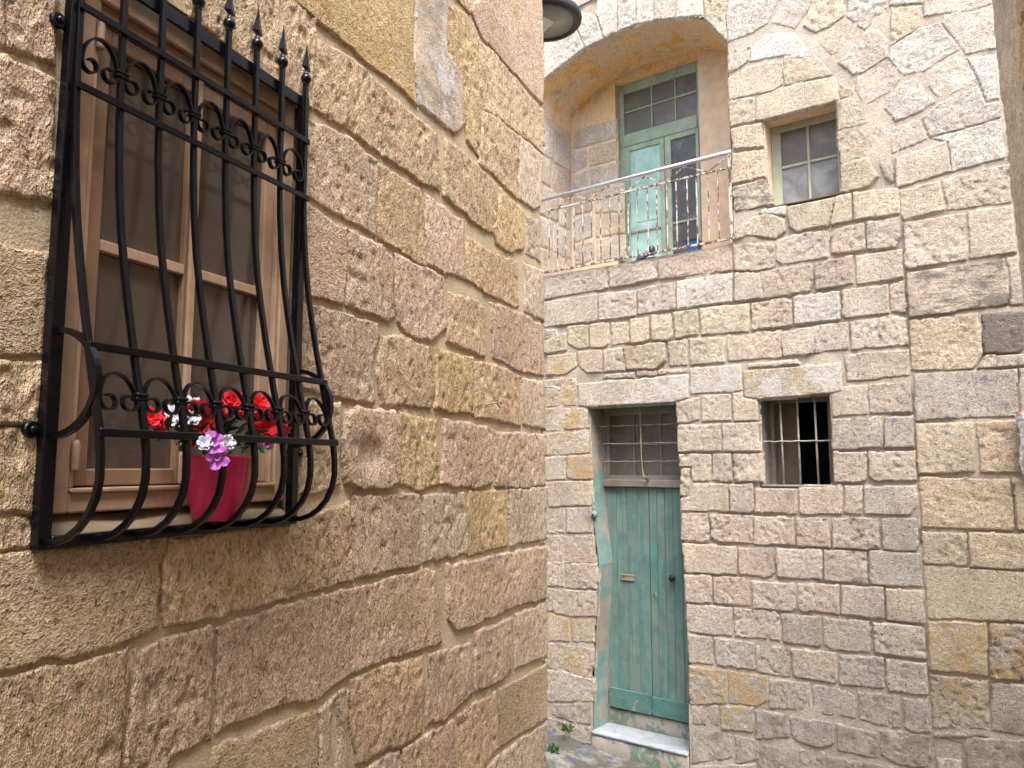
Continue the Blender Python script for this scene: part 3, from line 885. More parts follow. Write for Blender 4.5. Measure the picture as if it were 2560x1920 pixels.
mk('bead', join(box(1.142, 1.782, .020, .05, -.058, -.047), box(1.142, 1.156, .034, .08, -.047, 1.062), box(1.768, 1.782, .034, .08, -.047, 1.062)), 'tan_wood', win_l, bevel=.003)
mk('head_board', box(1.142, 1.782, .040, .09, 1.018, 1.060), 'brown_wood', win_l, bevel=.003)
for a, b in ((1.157, 1.457), (1.459, 1.767)):
    s = mk('sash', join(box(a, a + (.040 if a < 1.3 else .018), .048, .085, -.044, 1.016), box(b - (.018 if a < 1.3 else .040), b, .048, .085, -.044, 1.016),
                        box(a + (.040 if a < 1.3 else .018), b - (.018 if a < 1.3 else .040), .048, .085, -.044, -.006), box(a + (.040 if a < 1.3 else .018), b - (.018 if a < 1.3 else .040), .048, .085, .975, 1.016)), 'brown_wood' if a < 1.3 else 'tan_wood', win_l, bevel=.003)  # left sash brown: the shadow at its middle stile is coloured in
    mk('glazing_bar', box(a + (.040 if a < 1.3 else .018), b - (.018 if a < 1.3 else .040), .046, .080, .487, .513), 'tan_wood', s, bevel=.002)
    for z0, z1 in ((-.006, .487), (.513, .975)):
        mk('pane', box(a + (.040 if a < 1.3 else .018), b - (.018 if a < 1.3 else .040), .064, .067, z0, z1), 'glass', s)
mk('astragal', box(1.447, 1.469, .036, .0475, -.044, 1.016), 'tan_wood', win_l, bevel=.003)
for z in (.02, .97):
    mk('hinge', lathe((1.150, .026, z - .03), [(.008, 0), (.009, .004), (.009, .055), (.005, .066)], 8), 'tan_wood', win_l, smooth=True)
cx = np.linspace(1.10, 1.83, 160)
cy = .15 + .006 * np.sin(cx * 55) + .006 * np.sin(cx * 23 + 1)
cV = [(x, y, z) for z in (-.04, 1.10) for x, y in zip(cx, cy)]
mk('curtain', (cV, [(i, i + 1, 161 + i, 160 + i) for i in range(159)]), 'curtain', win_l, smooth=True)
mk('room', join(box(.9, 2.0, .9, .92, -.5, 1.4), box(.9, .92, .16, .9, -.5, 1.4), box(1.98, 2.0, .16, .9, -.5, 1.4), box(.9, 2.0, .16, .9, 1.38, 1.4), box(.9, 2.0, .16, .9, -.5, -.48)), 'dim_room', win_l)

# ================================================================== FACADE HOUSE (green door, balcony, barred window)
ZB_R = -3.0
house_r = tag(empty('stone_house', FR, (-.5, 0, ZB_R)), 'pale limestone house facade with teal door, arched balcony recess and barred window', 'house')
SEAM = 2.095
ARCH = [(.744, 1.955), (.744, 3.70), (.735, 3.82), (.66, 3.98), (.535, 4.13), (.34, 4.225), (.034, 4.291), (-.363, 4.321), (-.758, 4.281), (-1.0, 4.21), (-1.248, 4.10), (-1.36, 3.98), (-1.385, 3.80), (-1.385, 1.955)]
DOOR = [FR.hit(r, p) for r, p in (('R5', (1150, 357)), ('R5', (430, 397)), ('R5', (440, 800)), ('R5', (460, 1220)), ('R7', (478, 100)), ('R7', (470, 350)), ('R7', (452, 700)), ('R7', (440, 1000)), ('R7', (437, 1370)))]
DOOR += [(DOOR[-1][0], -3.0), (.215, -3.0)] + [FR.hit(r, p) for r, p in (('R7', (1172, 1540)), ('R7', (1172, 1000)), ('R7', (1158, 650)), ('R7', (1142, 300)), ('R7', (1122, 0)), ('R5', (1197, 1270)), ('R5', (1190, 1140)), ('R5', (1200, 905)), ('R5', (1175, 880)), ('R5', (1165, 540)))]
UWIN = [(1.05, 2.222), (1.652, 2.222), (1.652, 2.998), (1.05, 2.998)]
BWIN = [(.923, -.160), (1.490, -.160), (1.490, .568), (.923, .568)]
def grow(poly, d):
    c = np.mean(np.array(poly), 0)
    return [(x + d * np.sign(x - c[0]), z + d * np.sign(z - c[1])) for x, z in poly]
def mdepth(X, Z):
    """joints lie deep and open over most of the front, filled flush round the rebuilt arch, the pier and the wall foot"""
    f = np.maximum.reduce([sstep(2.25, 2.45, Z) * sstep(1.55, 1.75, X), sstep(3.0, 3.1, Z) * sstep(.72, .8, X), sstep(-1.55, -1.75, Z), sstep(-.70, -.76, X) * sstep(.75, .6, Z)])
    open_ = sstep(.43, .58, fbm(X * 2.3 + 3, Z * 2.9, 3))
    return (.009 + .018 * open_) * (1 - f) + .0045 * f
us = lines([(-6, -1.6, 8), (-1.6, SEAM, 168)])
zs = lines([(ZB_R, 4.75, 352), (4.75, 5.0, 2)])
wall_r = mk('wall', wall_grid(us, zs, mdepth, [ARCH, DOOR, grow(UWIN, .004), grow(BWIN, .004)], .005, 3), 'mortar_right', house_r, smooth=True, org=(0, 0, 0))
mk('side_walls', shell(-6, SEAM, .022, 5, ZB_R, 5.0), 'plain', house_r)
house_n = tag(empty('stone_house', FR, (3.2, 0, ZB_R)), 'neighbouring limestone house of larger yellowish blocks right of the barred window', 'house')
us = lines([(SEAM, 3.2, 46), (3.2, 6, 6)])
zs = lines([(ZB_R, 3.9, 314)])
wall_n = mk('wall', wall_grid(us, zs, mdepth, [], .005, 9), 'mortar_right', house_n, smooth=True, org=(0, 0, 0))
mk('side_walls', shell(SEAM, 6, .024, 5, ZB_R, 3.9), 'plain', house_n)
TAKEN = []
for n, fl, poly, area, c in add_stones(FACADE, FR, None, None, 1):
    TAKEN.append(poly)
    side = c[0] > (SEAM - .03 if c[1] < 2.25 else 1.86)
    mat = FIN.get(fl[1:2], 'stone')
    cem = 'C' in fl
    kind = 'smooth' if (cem or 'G' in fl or 'W' in fl) else random.choice(['rough', 'rough', 'groove', 'smooth'])
    proud = random.uniform(-.003, .006)
    loose = (c[1] > 2.3 and c[0] > 1.7) or (c[1] > 3.0 and c[0] > .8)
    g = stone_geo(poly, .0115, -.006 if loose else -.0018, .006 if not cem else .03, .038, -.004 if cem else proud, .005 if loose else .008, kind, random.uniform(.005, .011) if kind != 'smooth' else .007, n + 100)
    mk('cement_patch' if cem else 'stone', g, mat, wall_n if side else wall_r, smooth=True, color=tint(fl[0], .065))
for u0, u1, z1, par in ((-2.7, -1.30, 4.98, wall_r), (-1.29, SEAM - .01, 4.98, wall_r), (SEAM + .01, 3.9, 3.88, wall_n)):
    for n, poly in enumerate(fill_courses(u0, u1, -2.9, z1, TAKEN, [grow_(p, .02) for p in (ARCH, DOOR, UWIN, BWIN)], 8)):
        mk('stone', stone_geo(poly, .016, .001, .006, .038, random.uniform(-.003, .005), .008, 'rough', .007, n + 900), 'stone', par, smooth=True, color=tint(random.choice('bbpw'), .06))
# small square niche low on the neighbouring house
nz = [FR.hit('R8', p) for p in ((1395, 1410), (1612, 1425), (1625, 1690), (1390, 1690))]
nu0, nu1, nz1, nz0 = nz[0][0], nz[1][0], nz[0][1], nz[3][1]
mk('niche', join(ring([(nu0, nz0), (nu1, nz0), (nu1, nz1), (nu0, nz1)], .0, .021), ([(nu0, .019, nz0), (nu1, .019, nz0), (nu1, .019, nz1), (nu0, .019, nz1)], [(0, 1, 2, 3)])), 'mortar_right', wall_n)

# ---- arched balcony recess
YB = .72
recess = empty('balcony_recess', FR, (-.3, .4, 1.955), house_r)
_a = ARCH[1:-1]
AP = []
for i in range(len(_a) - 1):
    for k in range(6):
        t = k / 6; AP.append((_a[i][0] * (1 - t) + _a[i + 1][0] * t, _a[i][1] * (1 - t) + _a[i + 1][1] * t))
AP.append(_a[-1])
ny = 14
sV, sF = [], []
for i, (u, z) in enumerate(AP):
    for j in range(ny):
        y = .018 + (YB - .018) * j / (ny - 1)
        d = .02 * (float(fbm(np.array(u * 6.), np.array(y * 6.), 3)) - .5)
        sV.append((u - d * (u + .32), y, z - d))
for i in range(len(AP) - 1):
    for j in range(ny - 1):
        sF.append((i * ny + j, i * ny + j + 1, (i + 1) * ny + j + 1, (i + 1) * ny + j))
mk('soffit', (sV, sF), 'plaster', recess, smooth=True)
mk('floor', box(-1.39, .75, .02, YB + .25, 1.90, 1.954), 'peach', recess)
mk('jamb', ([(-1.385, .018, 1.955), (-1.385, YB, 1.955), (-1.385, YB, 3.80), (-1.385, .018, 3.80)], [(0, 1, 2, 3)]), 'mortar_right', recess)
mk('jamb', ([(.744, .018, 1.955), (.744, YB, 1.955), (.744, YB, 3.70), (.744, .018, 3.70)], [(3, 2, 1, 0)]), 'peach', recess)
DU0, DU1, DZ1 = -.80, .165, 4.205
mk('back_wall', ([(-1.40, YB, 1.95), (DU0, YB, 1.95), (DU0, YB, 3.62), (-1.40, YB, 3.62)], [(0, 1, 2, 3)]), 'peach', recess)
mk('back_wall', ([(-1.40, YB - .004, 3.60), (DU0, YB - .004, 3.60), (DU0, YB - .004, 4.35), (-1.40, YB - .004, 4.35)], [(0, 1, 2, 3)]), 'plaster', recess)
mk('back_wall', ([(DU1, YB, 1.95), (.76, YB, 1.95), (.76, YB, 4.35), (DU1, YB, 4.35)], [(0, 1, 2, 3)]), 'peach', recess)
mk('lintel', box(DU0, DU1, YB, YB + .2, DZ1, 4.36), 'plaster', recess)
mk('door_reveal', join(([(DU0, YB, 1.95), (DU0, YB + .2, 1.95), (DU0, YB + .2, DZ1), (DU0, YB, DZ1)], [(0, 1, 2, 3)]), ([(DU1, YB, 1.95), (DU1, YB + .2, 1.95), (DU1, YB + .2, DZ1), (DU1, YB, DZ1)], [(3, 2, 1, 0)])), 'mortar_right', recess)
BACK = """
R1 b 330,1075 660,985 665,1155 310,1245
R1 p 300,1265 432,1230 432,1375 300,1450
R1 b 436,1228 668,1163 672,1335 440,1390
R1 y 300,1460 440,1400 440,1560 300,1600
R1 b 445,1395 675,1345 680,1560 450,1610
R3 b 260,345 400,310 400,470 262,500
R3 b 405,305 600,265 604,470 405,490
R3 b 262,510 400,480 405,640 265,690
R3 b 405,495 605,475 608,620 410,655
R3 b 265,700 410,660 410,800 268,850
R3 p 412,660 608,625 612,790 415,820
"""
for n, fl, poly, area, c in add_stones(BACK, FR, None, None, 1, YB):
    V, q = stone_geo(poly, .016, .003, .010, .015, .012, .007, 'smooth', .006, n + 400)
    V[:, 1] += YB
    mk('stone', (V, q), 'stone', recess, smooth=True, color=tint('y' if n % 3 == 0 else 'w', .05))
# left side of the recess: its stones
JST = [(.02, .36, 3.35, 3.70, 'w'), (.37, .71, 3.32, 3.72, 'b'), (.02, .30, 3.02, 3.34, 'p'), (.31, .71, 2.98, 3.31, 'p'), (.02, .45, 2.66, 3.01, 'y'), (.46, .71, 2.64, 2.97, 'b'),
       (.02, .32, 2.32, 2.65, 'b'), (.33, .71, 2.30, 2.63, 'b'), (.02, .50, 1.96, 2.31, 'y'), (.51, .71, 1.96, 2.29, 'p')]
for n, (a, b, z0, z1, k) in enumerate(JST):
    V, q = stone_geo([(a, z0), (b, z0), (b, z1), (a, z1)], .016, .003, .010, .012, .010, .007, 'smooth', .008, n + 450)
    V = np.stack([-1.385 - V[:, 1], V[:, 0], V[:, 2]], -1)
    mk('stone', (V, q[:, ::-1]), 'stone_white' if n == 0 else 'stone', recess, smooth=True, color=tint('w' if k == 'b' else k, .05))
def hz(reg, p, y): return FR.hit(reg, p, y)[1]
def hu(reg, p, y): return FR.hit(reg, p, y)[0]
YD = .80
bd = empty('balcony_door', FR, (-.3, YD, 1.955), house_r)
tz1, tz0 = hz('R1', (775, 1112), YD), hz('R1', (745, 1222), YD)
mz = hz('R1', (775, 920), YD)
mk('frame', join(box(DU0, DU0 + .055, YD, YD + .08, 1.955, DZ1), box(DU1 - .055, DU1 + .02, YD, YD + .08, 1.955, DZ1), box(DU0 + .055, DU1 - .055, YD, YD + .08, DZ1 - .105, DZ1)), 'green_frame', bd, bevel=.005)
mk('transom_bar', box(DU0 + .055, DU1 - .055, YD - .012, YD + .07, tz0, tz1), 'green_frame', bd, bevel=.006)
cu = [DU0 + .055, hu('R1', (955, 900), YD), hu('R1', (1150, 800), YD), DU1 - .055]
tt = DZ1 - .105
mk('glazing_bar', join(*[box(u - .008, u + .008, YD + .012, YD + .04, tz1, tt) for u in cu[1:3]], *[box(cu[i] + .008, cu[i + 1] - .008, YD + .012, YD + .04, mz - .009, mz + .009) for i in range(3)]), 'green_frame', bd, bevel=.002)
for i in range(3):
    for z0, z1 in ((tz1, mz), (mz, tt)):
        mk('pane', box(cu[i], cu[i + 1], YD + .028, YD + .032, z0, z1), 'pane', bd)
sp = hu('R1', (1062, 1180), YD)
st = .062
l0, l1 = DU0 + .055, sp - .003
r0, r1 = sp + .003, DU1 - .03
rz_ = hz('R3', (760, 592), YD)
leaf = mk('leaf', join(box(l0, l0 + st, YD, YD + .045, 1.96, tz0), box(l1 - .05, l1, YD, YD + .045, 1.96, tz0), box(l0 + st, l1 - .05, YD, YD + .045, tz0 - .055, tz0), box(l0 + st, l1 - .05, YD, YD + .045, 1.96, 2.06)), 'green_frame', bd, bevel=.004)
mk('panel', box(l0 + st, l1 - .05, YD + .02, YD + .035, 2.06, rz_ - .01), 'turquoise', leaf)
mk('panel', box(l0 + st, l1 - .05, YD + .02, YD + .035, rz_ + .01, tz0 - .055), 'turquoise', leaf)
mk('raised_field', box(l0 + st + .06, l1 - .05 - .05, YD + .012, YD + .022, rz_ + .10, tz0 - .115), 'turquoise', leaf, bevel=.006)
mk('rail', box(l0 + st, l1 - .05, YD + .004, YD + .04, rz_ - .01, rz_ + .01), 'door_frame', leaf, bevel=.003)
leaf = mk('leaf', join(box(r0, r0 + .07, YD, YD + .045, 1.96, tz0), box(r1 - .05, r1, YD, YD + .045, 1.96, tz0), box(r0 + .07, r1 - .05, YD, YD + .045, tz0 - .055, tz0), box(r0 + .07, r1 - .05, YD, YD + .045, 1.96, 2.04)), 'green_frame', bd, bevel=.004)
rr = hz('R3', (1030, 528), YD)
mk('pane', box(r0 + .07, r1 - .05, YD + .02, YD + .026, rr, tz0 - .055), 'pane_dark', leaf)
mk('pane', box(r0 + .07, r1 - .05, YD + .02, YD + .026, 2.04, rr), 'pane_dark', leaf)
mk('glazing_bar', box(r0 + .07, r1 - .05, YD + .008, YD + .03, rr - .011, rr + .011), 'green_frame', leaf, bevel=.003)

# ---- balcony railing
rail = empty('balcony_railing', FR, (-.3, -.012, 1.98), house_r)
YR = -.012
mk('top_rail', sweep([(-1.36, YR, 2.775), (.76, YR, 2.785)], .038, sides=12), 'galv', rail, smooth=True)
mk('second_rail', box(-1.36, .74, YR - .009, YR + .009, 2.637, 2.652), 'rust', rail)
mk('bottom_rail', box(-1.36, .76, YR - .011, YR + .011, 1.984, 2.002), 'rust', rail)
for u in (-1.335, .742):
    mk('post', box(u - .011, u + .011, YR - .011, YR + .011, 1.955, 2.80), 'rust', rail)
for x in (90, 148, 205, 263, 322, 382, 447, 510, 572, 638, 700, 770, 835, 905, 970, 1045, 1110, 1190, 1260):
    u = hu('R3', (x, 560 - .19 * (x - 90)), YR)
    mk('bar', sweep([(u, YR, 1.995), (u + random.uniform(-.004, .004), YR, 2.3), (u, YR, 2.642)], .0095), 'rust', rail)
zg = [(140, 2.648), (260, 2.752), (375, 2.648), (490, 2.752), (630, 2.648), (750, 2.752), (890, 2.648), (1030, 2.755), (1190, 2.648), (1330, 2.758)]
zp = [(hu('R3', (x, 430 - .22 * (x - 90)), YR), YR + .001, z) for x, z in zg]
for i in range(len(zp) - 1):
    mk('brace', sweep([zp[i], zp[i + 1]], .010), 'rust', rail)

# ---- green street door
dr = empty('street_door', FR, (-.28, .27, -2.46), house_r)
YG = .27
dV, dF = ring(DOOR, .016, .36)
nd = len(DOOR)
mk('reveal', (dV, [f for i, f in enumerate(dF) if i not in (9,)]), 'reveal_green', dr)
b0, b1 = hz('R5', (560, 1050), YG - .02), hz('R5', (560, 990), YG - .02)
ju = hu('R5', (612, 700), YG + .03)
mk('frame', join(box(-.79, ju - .035, YG, YG + .07, b1, .56), box(-.79, -.715, YG + .01, YG + .07, -2.46, b0), box(-.79, .24, YG + .0, YG + .07, .50, .575)), 'door_frame', dr, bevel=.005)
mk('transom_bar', box(-.79, .24, YG - .03, YG + .07, b0, b1), 'door_frame', dr, bevel=.008)
mk('head_drip', box(-.74, .20, YG - .05, YG, .545, .568), 'door_teal', dr)
g0, g1, gzb, gzt = ju, .22, hz('R5', (620, 955), YG + .03), hz('R5', (620, 448), YG + .03)
mk('sash', join(box(ju - .035, ju, YG + .02, YG + .05, gzb - .05, gzt + .03), box(ju, .24, YG + .02, YG + .05, gzb - .05, gzb), box(ju, .24, YG + .02, YG + .05, gzt, gzt + .03)), 'door_frame', dr, bevel=.003)
gu = [ju, hu('R5', (815, 700), YG + .03), hu('R5', (1036, 700), YG + .03), .24]
gm = hz('R5', (820, 700), YG + .03)
mk('glazing_bar', join(*[box(u - .006, u + .006, YG + .024, YG + .05, gzb, gzt) for u in gu[1:3]], *[box(gu[i] + .006, gu[i + 1] - .006, YG + .026, YG + .05, gm - .008, gm + .008) for i in range(3)]), 'door_frame', dr)
for i in range(3):
    for z0, z1 in ((gzb, gm), (gm, gzt)):
        mk('pane', box(gu[i], gu[i + 1], YG + .036, YG + .04, z0, z1), 'pane', dr)
for y in (540, 690, 840):
    z = hz('R5', (860, y), .14)
    mk('wire_bar', sweep([(-.76 + k * .05, .14 + .003 * math.sin(k * 1.9), z + .003 * math.cos(k * 1.9)) for k in range(20)], .009, sides=6), 'rustbar', dr)
vu = hu('R5', (872, 700), .135)
mk('upright_bar', sweep([(vu, .13, .57), (vu, .13, .35), (vu + .002, .13, .1), (vu + .012, .13, -.03), (vu + .012, .15, -.10), (vu + .012, YG - .035, -.13)], .012, sides=6, taper=[2.0, 1.0, .8, .9, 1.9, 2.2]), 'rustbar', dr)
sl = hu('R7', (880, 500), YG)
LB = -2.305
seams_l = [hu('R7', (560, 800), YG), -.615, -.50, -.385, sl - .003]
seams_r = [sl + .003, hu('R7', (943, 700), YG), hu('R7', (1005, 700), YG), hu('R7', (1068, 700), YG), hu('R7', (1135, 700), YG), .235]
for sm, x0, x1 in ((seams_l, seams_l[0], sl - .003), (seams_r, sl + .003, .235)):
    lf = mk('leaf', box(x0, x1, YG + .028, YG + .06, LB, b0), 'door_teal', dr)
    for i in range(len(sm) - 1):
        dy = random.uniform(-.0015, .0015)
        mk('plank', box(sm[i] + .0012, sm[i + 1] - .0012, YG + .010 + dy, YG + .028, LB + .006, b0 - .004), 'door_teal', lf, bevel=.003)
    mk('kick_board', box(x0 + .001, x1 - .001, YG - .008, YG + .0085, LB + .003, LB + .185 + (.0 if x0 < -.3 else -.012)), 'door_teal_low', lf, bevel=.005)
q0, q1 = FR.hit('R7', (650, 168), YG), FR.hit('R7', (755, 225), YG)
ls = mk('letter_slot', join(box(q0[0], q1[0], YG - .002, YG + .012, q0[1] - .012, q0[1]), box(q0[0], q1[0], YG - .002, YG + .012, q1[1], q1[1] + .012), box(q0[0], q0[0] + .012, YG - .002, YG + .012, q1[1] + .012, q0[1] - .012), box(q1[0] - .012, q1[0], YG - .002, YG + .012, q1[1] + .012, q0[1] - .012)), 'door_frame', dr, bevel=.002)
mk('flap', box(q0[0] + .012, q1[0] - .012, YG + .003, YG + .009, q1[1] + .012, q0[1] - .012), 'rustbar', ls)
k = FR.hit('R7', (1042, 203), YG - .04)
mk('knob', lathe((k[0], YG - .058, k[1]), [(.004, 0), (.022, .003), (.033, .013), (.035, .024), (.030, .036), (.016, .046), (.013, .066)], 20, 'y'), 'black', dr, smooth=True)
k = FR.hit('R7', (910, 330), YG)
kp = mk('key_plate', box(k[0] - .018, k[0] + .018, YG + .004, YG + .011, k[1] - .020, k[1] + .020), 'rustbar', dr, bevel=.002)
mk('keyhole', box(k[0] - .005, k[0] + .005, YG + .0025, YG + .006, k[1] - .009, k[1] + .009), 'black', kp)
# threshold and step
def rough_box(x0, x1, y0, y1, z0, z1, nx, amp, seed):
    """box whose front and top are finely divided and uneven"""
    V, Fc = [], []
    prof = [(y0 + .004, z0), (y0, z0 + (z1 - z0) * .25), (y0, z0 + (z1 - z0) * .5), (y0, z0 + (z1 - z0) * .75), (y0 + .002, z1 - .012), (y0 + .010, z1 - .001), (y0 + (y1 - y0) * .35, z1), (y0 + (y1 - y0) * .7, z1), (y1, z1)]
    m = len(prof)
    for i in range(nx):
        x = x0 + (x1 - x0) * i / (nx - 1)
        for j, (y, z) in enumerate(prof):
            d = amp * (float(fbm(np.array(x * 14. + seed), np.array(j * 1.7), 3)) - .5) * 2
            V.append((x, y + (d if j < 6 else 0), z + (d * .35 if j > 4 else 0)))
    for i in range(nx - 1):
        for j in range(m - 1):
            Fc.append((i * m + j, (i + 1) * m + j, (i + 1) * m + j + 1, i * m + j + 1))
    Fc += [tuple(range(m)), tuple((nx - 1) * m + j for j in range(m))[::-1]]
    return V, Fc
stp = mk('step', rough_box(-.752, .212, -.012, .31, -2.95, -2.492, 60, .010, 4), 'step', dr, smooth=True)
mk('tread', rough_box(-.746, .208, -.020, .30, -2.490, -2.460, 50, .003, 8), 'marble', stp, smooth=True)
mk('threshold', rough_box(-.78, .235, .285, .40, -2.4575, LB - .012, 50, .006, 6), 'step', dr, smooth=True)
k = FR.hit('R5', (500, 1282), .03)
be = mk('door_bell', lathe((k[0] - .01, .005, k[1]), [(.030, .03), (.030, .0), (.024, -.016), (.018, -.020)], 18, 'y'), 'reveal_green', dr, smooth=True)
mk('bell_button', lathe((k[0] - .01, -.022, k[1]), [(.006, -.004), (.010, 0), (.010, .010)], 12, 'y'), 'black', be, smooth=True)

# ---- barred window
bw = empty('barred_window', FR, (1.2, .15, -.16), house_r)
mk('reveal', ring(grow(BWIN, .002), .016, .34), 'reveal_grey', bw)
mk('sill', box(.925, 1.488, .002, .33, -.172, -.156), 'reveal_grey', bw, bevel=.003)
for x0, x1 in ((150, 182), (280, 307), (411, 443)):
    a, b = hu('R6', (x0, 300), .12), hu('R6', (x1, 930), .12)
    mk('bar', sweep([(a, .12, .575), ((a + b) / 2 - .002, .12 + random.uniform(-.004, .004), .2), (b, .12, -.16)], .0165, sides=8), 'paintbar', bw, smooth=True)
z = hz('R6', (280, 612), .11)
mk('cross_bar', sweep([(.92 + k * .0475, .107, z + .003 * math.sin(k * 2.3)) for k in range(13)], .014, sides=6), 'paintbar', bw)
mk('inner_frame', join(box(.90, .952, .30, .38, -.18, .60), box(1.455, 1.51, .30, .38, -.18, .60), box(.952, 1.455, .30, .38, .545, .60)), 'door_frame', bw, bevel=.004)
mk('shutter', box(.953, 1.135, .36, .385, -.155, .545), 'shutter_dark', bw, bevel=.003)
mk('shutter', box(1.385, 1.454, .36, .385, -.155, .545), 'door_frame', bw, bevel=.003)
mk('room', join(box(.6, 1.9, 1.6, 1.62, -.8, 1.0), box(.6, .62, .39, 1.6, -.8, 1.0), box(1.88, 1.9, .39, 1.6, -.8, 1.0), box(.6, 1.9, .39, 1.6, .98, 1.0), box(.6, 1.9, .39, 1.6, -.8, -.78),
                box(.6, .90, .37, .39, -.8, 1.0), box(1.51, 1.9, .37, .39, -.8, 1.0), box(.9, 1.51, .37, .39, .60, 1.0), box(.9, 1.51, .37, .39, -.8, -.18)), 'black', bw)  # walls coloured black to stand for the unlit interior

# ---- upper window
uw = empty('window', FR, (1.35, .2, 2.222), house_r)
mk('reveal', ring(grow(UWIN, .002), .016, .28), 'peach', uw)
YU = .20
mu, mz2 = hu('R2', (382, 1200), YU), hz('R2', (390, 1285), YU)
x0, x1, z0, z1 = hu('R2', (160, 1100), YU), 1.602, 2.262, hz('R2', (160, 1055), YU)
mk('outer_frame', join(box(1.048, x0, YU, YU + .06, 2.218, 3.0), box(x1, 1.656, YU, YU + .06, 2.218, 3.0), box(x0, x1, YU, YU + .06, z1, 3.0), box(x0, x1, YU, YU + .06, 2.218, z0)), 'olive_frame', uw, bevel=.004)
mk('glazing_bar', join(box(mu - .011, mu + .011, YU + .01, YU + .04, z0, z1), box(x0, mu - .011, YU + .012, YU + .04, mz2 - .011, mz2 + .011), box(mu + .011, x1, YU + .012, YU + .04, mz2 - .011, mz2 + .011)), 'olive_frame', uw, bevel=.003)
for a, b in ((x0, mu), (mu, x1)):
    mk('pane', box(a, b, YU + .026, YU + .03, mz2, z1), 'pane', uw)
    mk('pane', box(a, b, YU + .026, YU + .03, z0, mz2), 'pane_blue', uw)

# ================================================================== RIGHT HOUSE, close to the camera
house_c = tag(empty('stone_house', FC, (-2, 0, -2.3)), 'rough tan wall close by, leaning into the upper right corner of the view', 'house')
zc = lines([(-2.6, .2, 12), (.2, 2.7, 125), (2.7, 2.8, 2)])
tt_ = np.concatenate([np.linspace(0, 1.2, 120), np.linspace(1.3, 9, 12)])
Zc, Tc = np.meshgrid(zc, tt_, indexing='ij')
end = np.where(Zc > .3, -(3.89 + .155 * (Zc - .3)), -3.89) + .05 * (fbm(Zc * 5, Zc * 0 + 3, 4) - .5) - .02
Xc = end + Tc
Yc = -.022 * (fbm(Xc * 5, Zc * 5, 4) - .5) - .012 * (fbm(Xc * 26, Zc * 26, 3) - .5) + .03 * np.exp(-Tc / .02)
_id = np.arange(Xc.size).reshape(Xc.shape)
wall_c = mk('wall', (np.stack([Xc, Yc, Zc], -1).reshape(-1, 3), np.stack([_id[:-1, :-1], _id[:-1, 1:], _id[1:, 1:], _id[1:, :-1]], -1).reshape(-1, 4)), 'stone', house_c, smooth=True, color=(.68, .57, .44))
for n, poly in enumerate(fill_courses(-3.62, .3, -2.3, 2.75, [], [], 21, .275)):
    V, q = stone_geo(poly, .014 if poly[0][0] < -1.5 else .03, .003, .008, .024, .014, .012, random.choice(['groove', 'smooth', 'rough']), .006, n + 1300)
    mk('stone', (V, q), 'stone_groove' if n % 3 else 'stone', wall_c, smooth=True, color=tint(random.choice('llmk'), .05))
eV = [(end[i, 0], .028, zc[i]) for i in range(len(zc))] + [(end[i, 0] + .25, 3.0, zc[i]) for i in range(len(zc))]
nn = len(zc)
mk('return_wall', (eV, [(i, i + 1, nn + i + 1, nn + i) for i in range(nn - 1)]), 'plain', house_c)
mk('roof', box(-4.4, 5.2,   .03, 3.0, 2.75, 2.8), 'plain', house_c)
mk('unseen_shade_block', box(-1.7, 5.2, .04, 3.0, 2.8, 5.2), 'plain', house_c)  # unseen block added to darken the near end of the left wall

# ================================================================== WINDOW GRILLE
gr = tag(empty('window_grille', FL, (1.44, -.01, -.165)), 'black wrought iron window grille with bulging bars, spearheads and scrolls, at upper left', 'grille')
mk('frame', join(box(1.040, 1.070, -.026, -.002, -.166, 1.40), box(1.796, 1.824, -.026, -.002, -.166, 1.122), box(1.070, 1.796, -.026, -.002, -.166, -.140), box(1.070, 1.796, -.014, -.004, 1.086, 1.122)), 'iron', gr, bevel=.002)
BU = [1.060 + i * (1.808 - 1.060) / 7 for i in range(8)]
PROF = [(.018, -.150), (.050, -.150), (.083, -.140), (.112, -.122), (.137, -.096), (.155, -.062), (.163, -.025), (.162, .02), (.153, .075), (.139, .13), (.123, .19), (.106, .26), (.088, .335), (.070, .42), (.053, .51), (.040, .61), (.031, .72), (.026, .84), (.024, .96), (.023, 1.08), (.023, 1.160)]
def off(z):
    return float(np.interp(z, [p[1] for p in PROF[6:]], [p[0] for p in PROF[6:]]))
SPEAR = [(0, .100), (.0042, .074), (.0105, .047), (.0215, .013), (.0205, .011), (.006, .004), (.005, -.004)]
def spear(u, y, z):
    out = [(u + a, b) for a, b in SPEAR] + [(u - a, b) for a, b in SPEAR[1:][::-1]]
    V = [(a, y, z + b) for a, b in out] + [(u, y - .0055, z + .02), (u, y + .0055, z + .02)]
    n = len(out)
    return V, [(i, (i + 1) % n, n) for i in range(n)] + [((i + 1) % n, i, n + 1) for i in range(n)]
for i, u in enumerate(BU):
    b = mk('bar', sweep([(u, -o, z) for o, z in PROF], .0135, .0135, up=(1, 0, 0)), 'iron', gr, bevel=.0015)
    mk('ball_finial', lathe((u, -.023, 1.154), [(.008, 0), (.0095, .004), (.008, .007), (.0135, .012), (.0165, .020), (.0155, .028), (.010, .035), (.007, .039), (.007, .045), (.003, .047)], 16), 'iron', b, smooth=True)
    mk('spearhead', spear(u, -.023, 1.197), 'iron', b)
HB = (.976, .799, .238, .065)
for z in HB:
    y = -off(z) - .0075
    mk('cross_bar', box(1.052, 1.818, y - .0065, y, z - .0085, z + .0085), 'iron', gr, bevel=.0015)
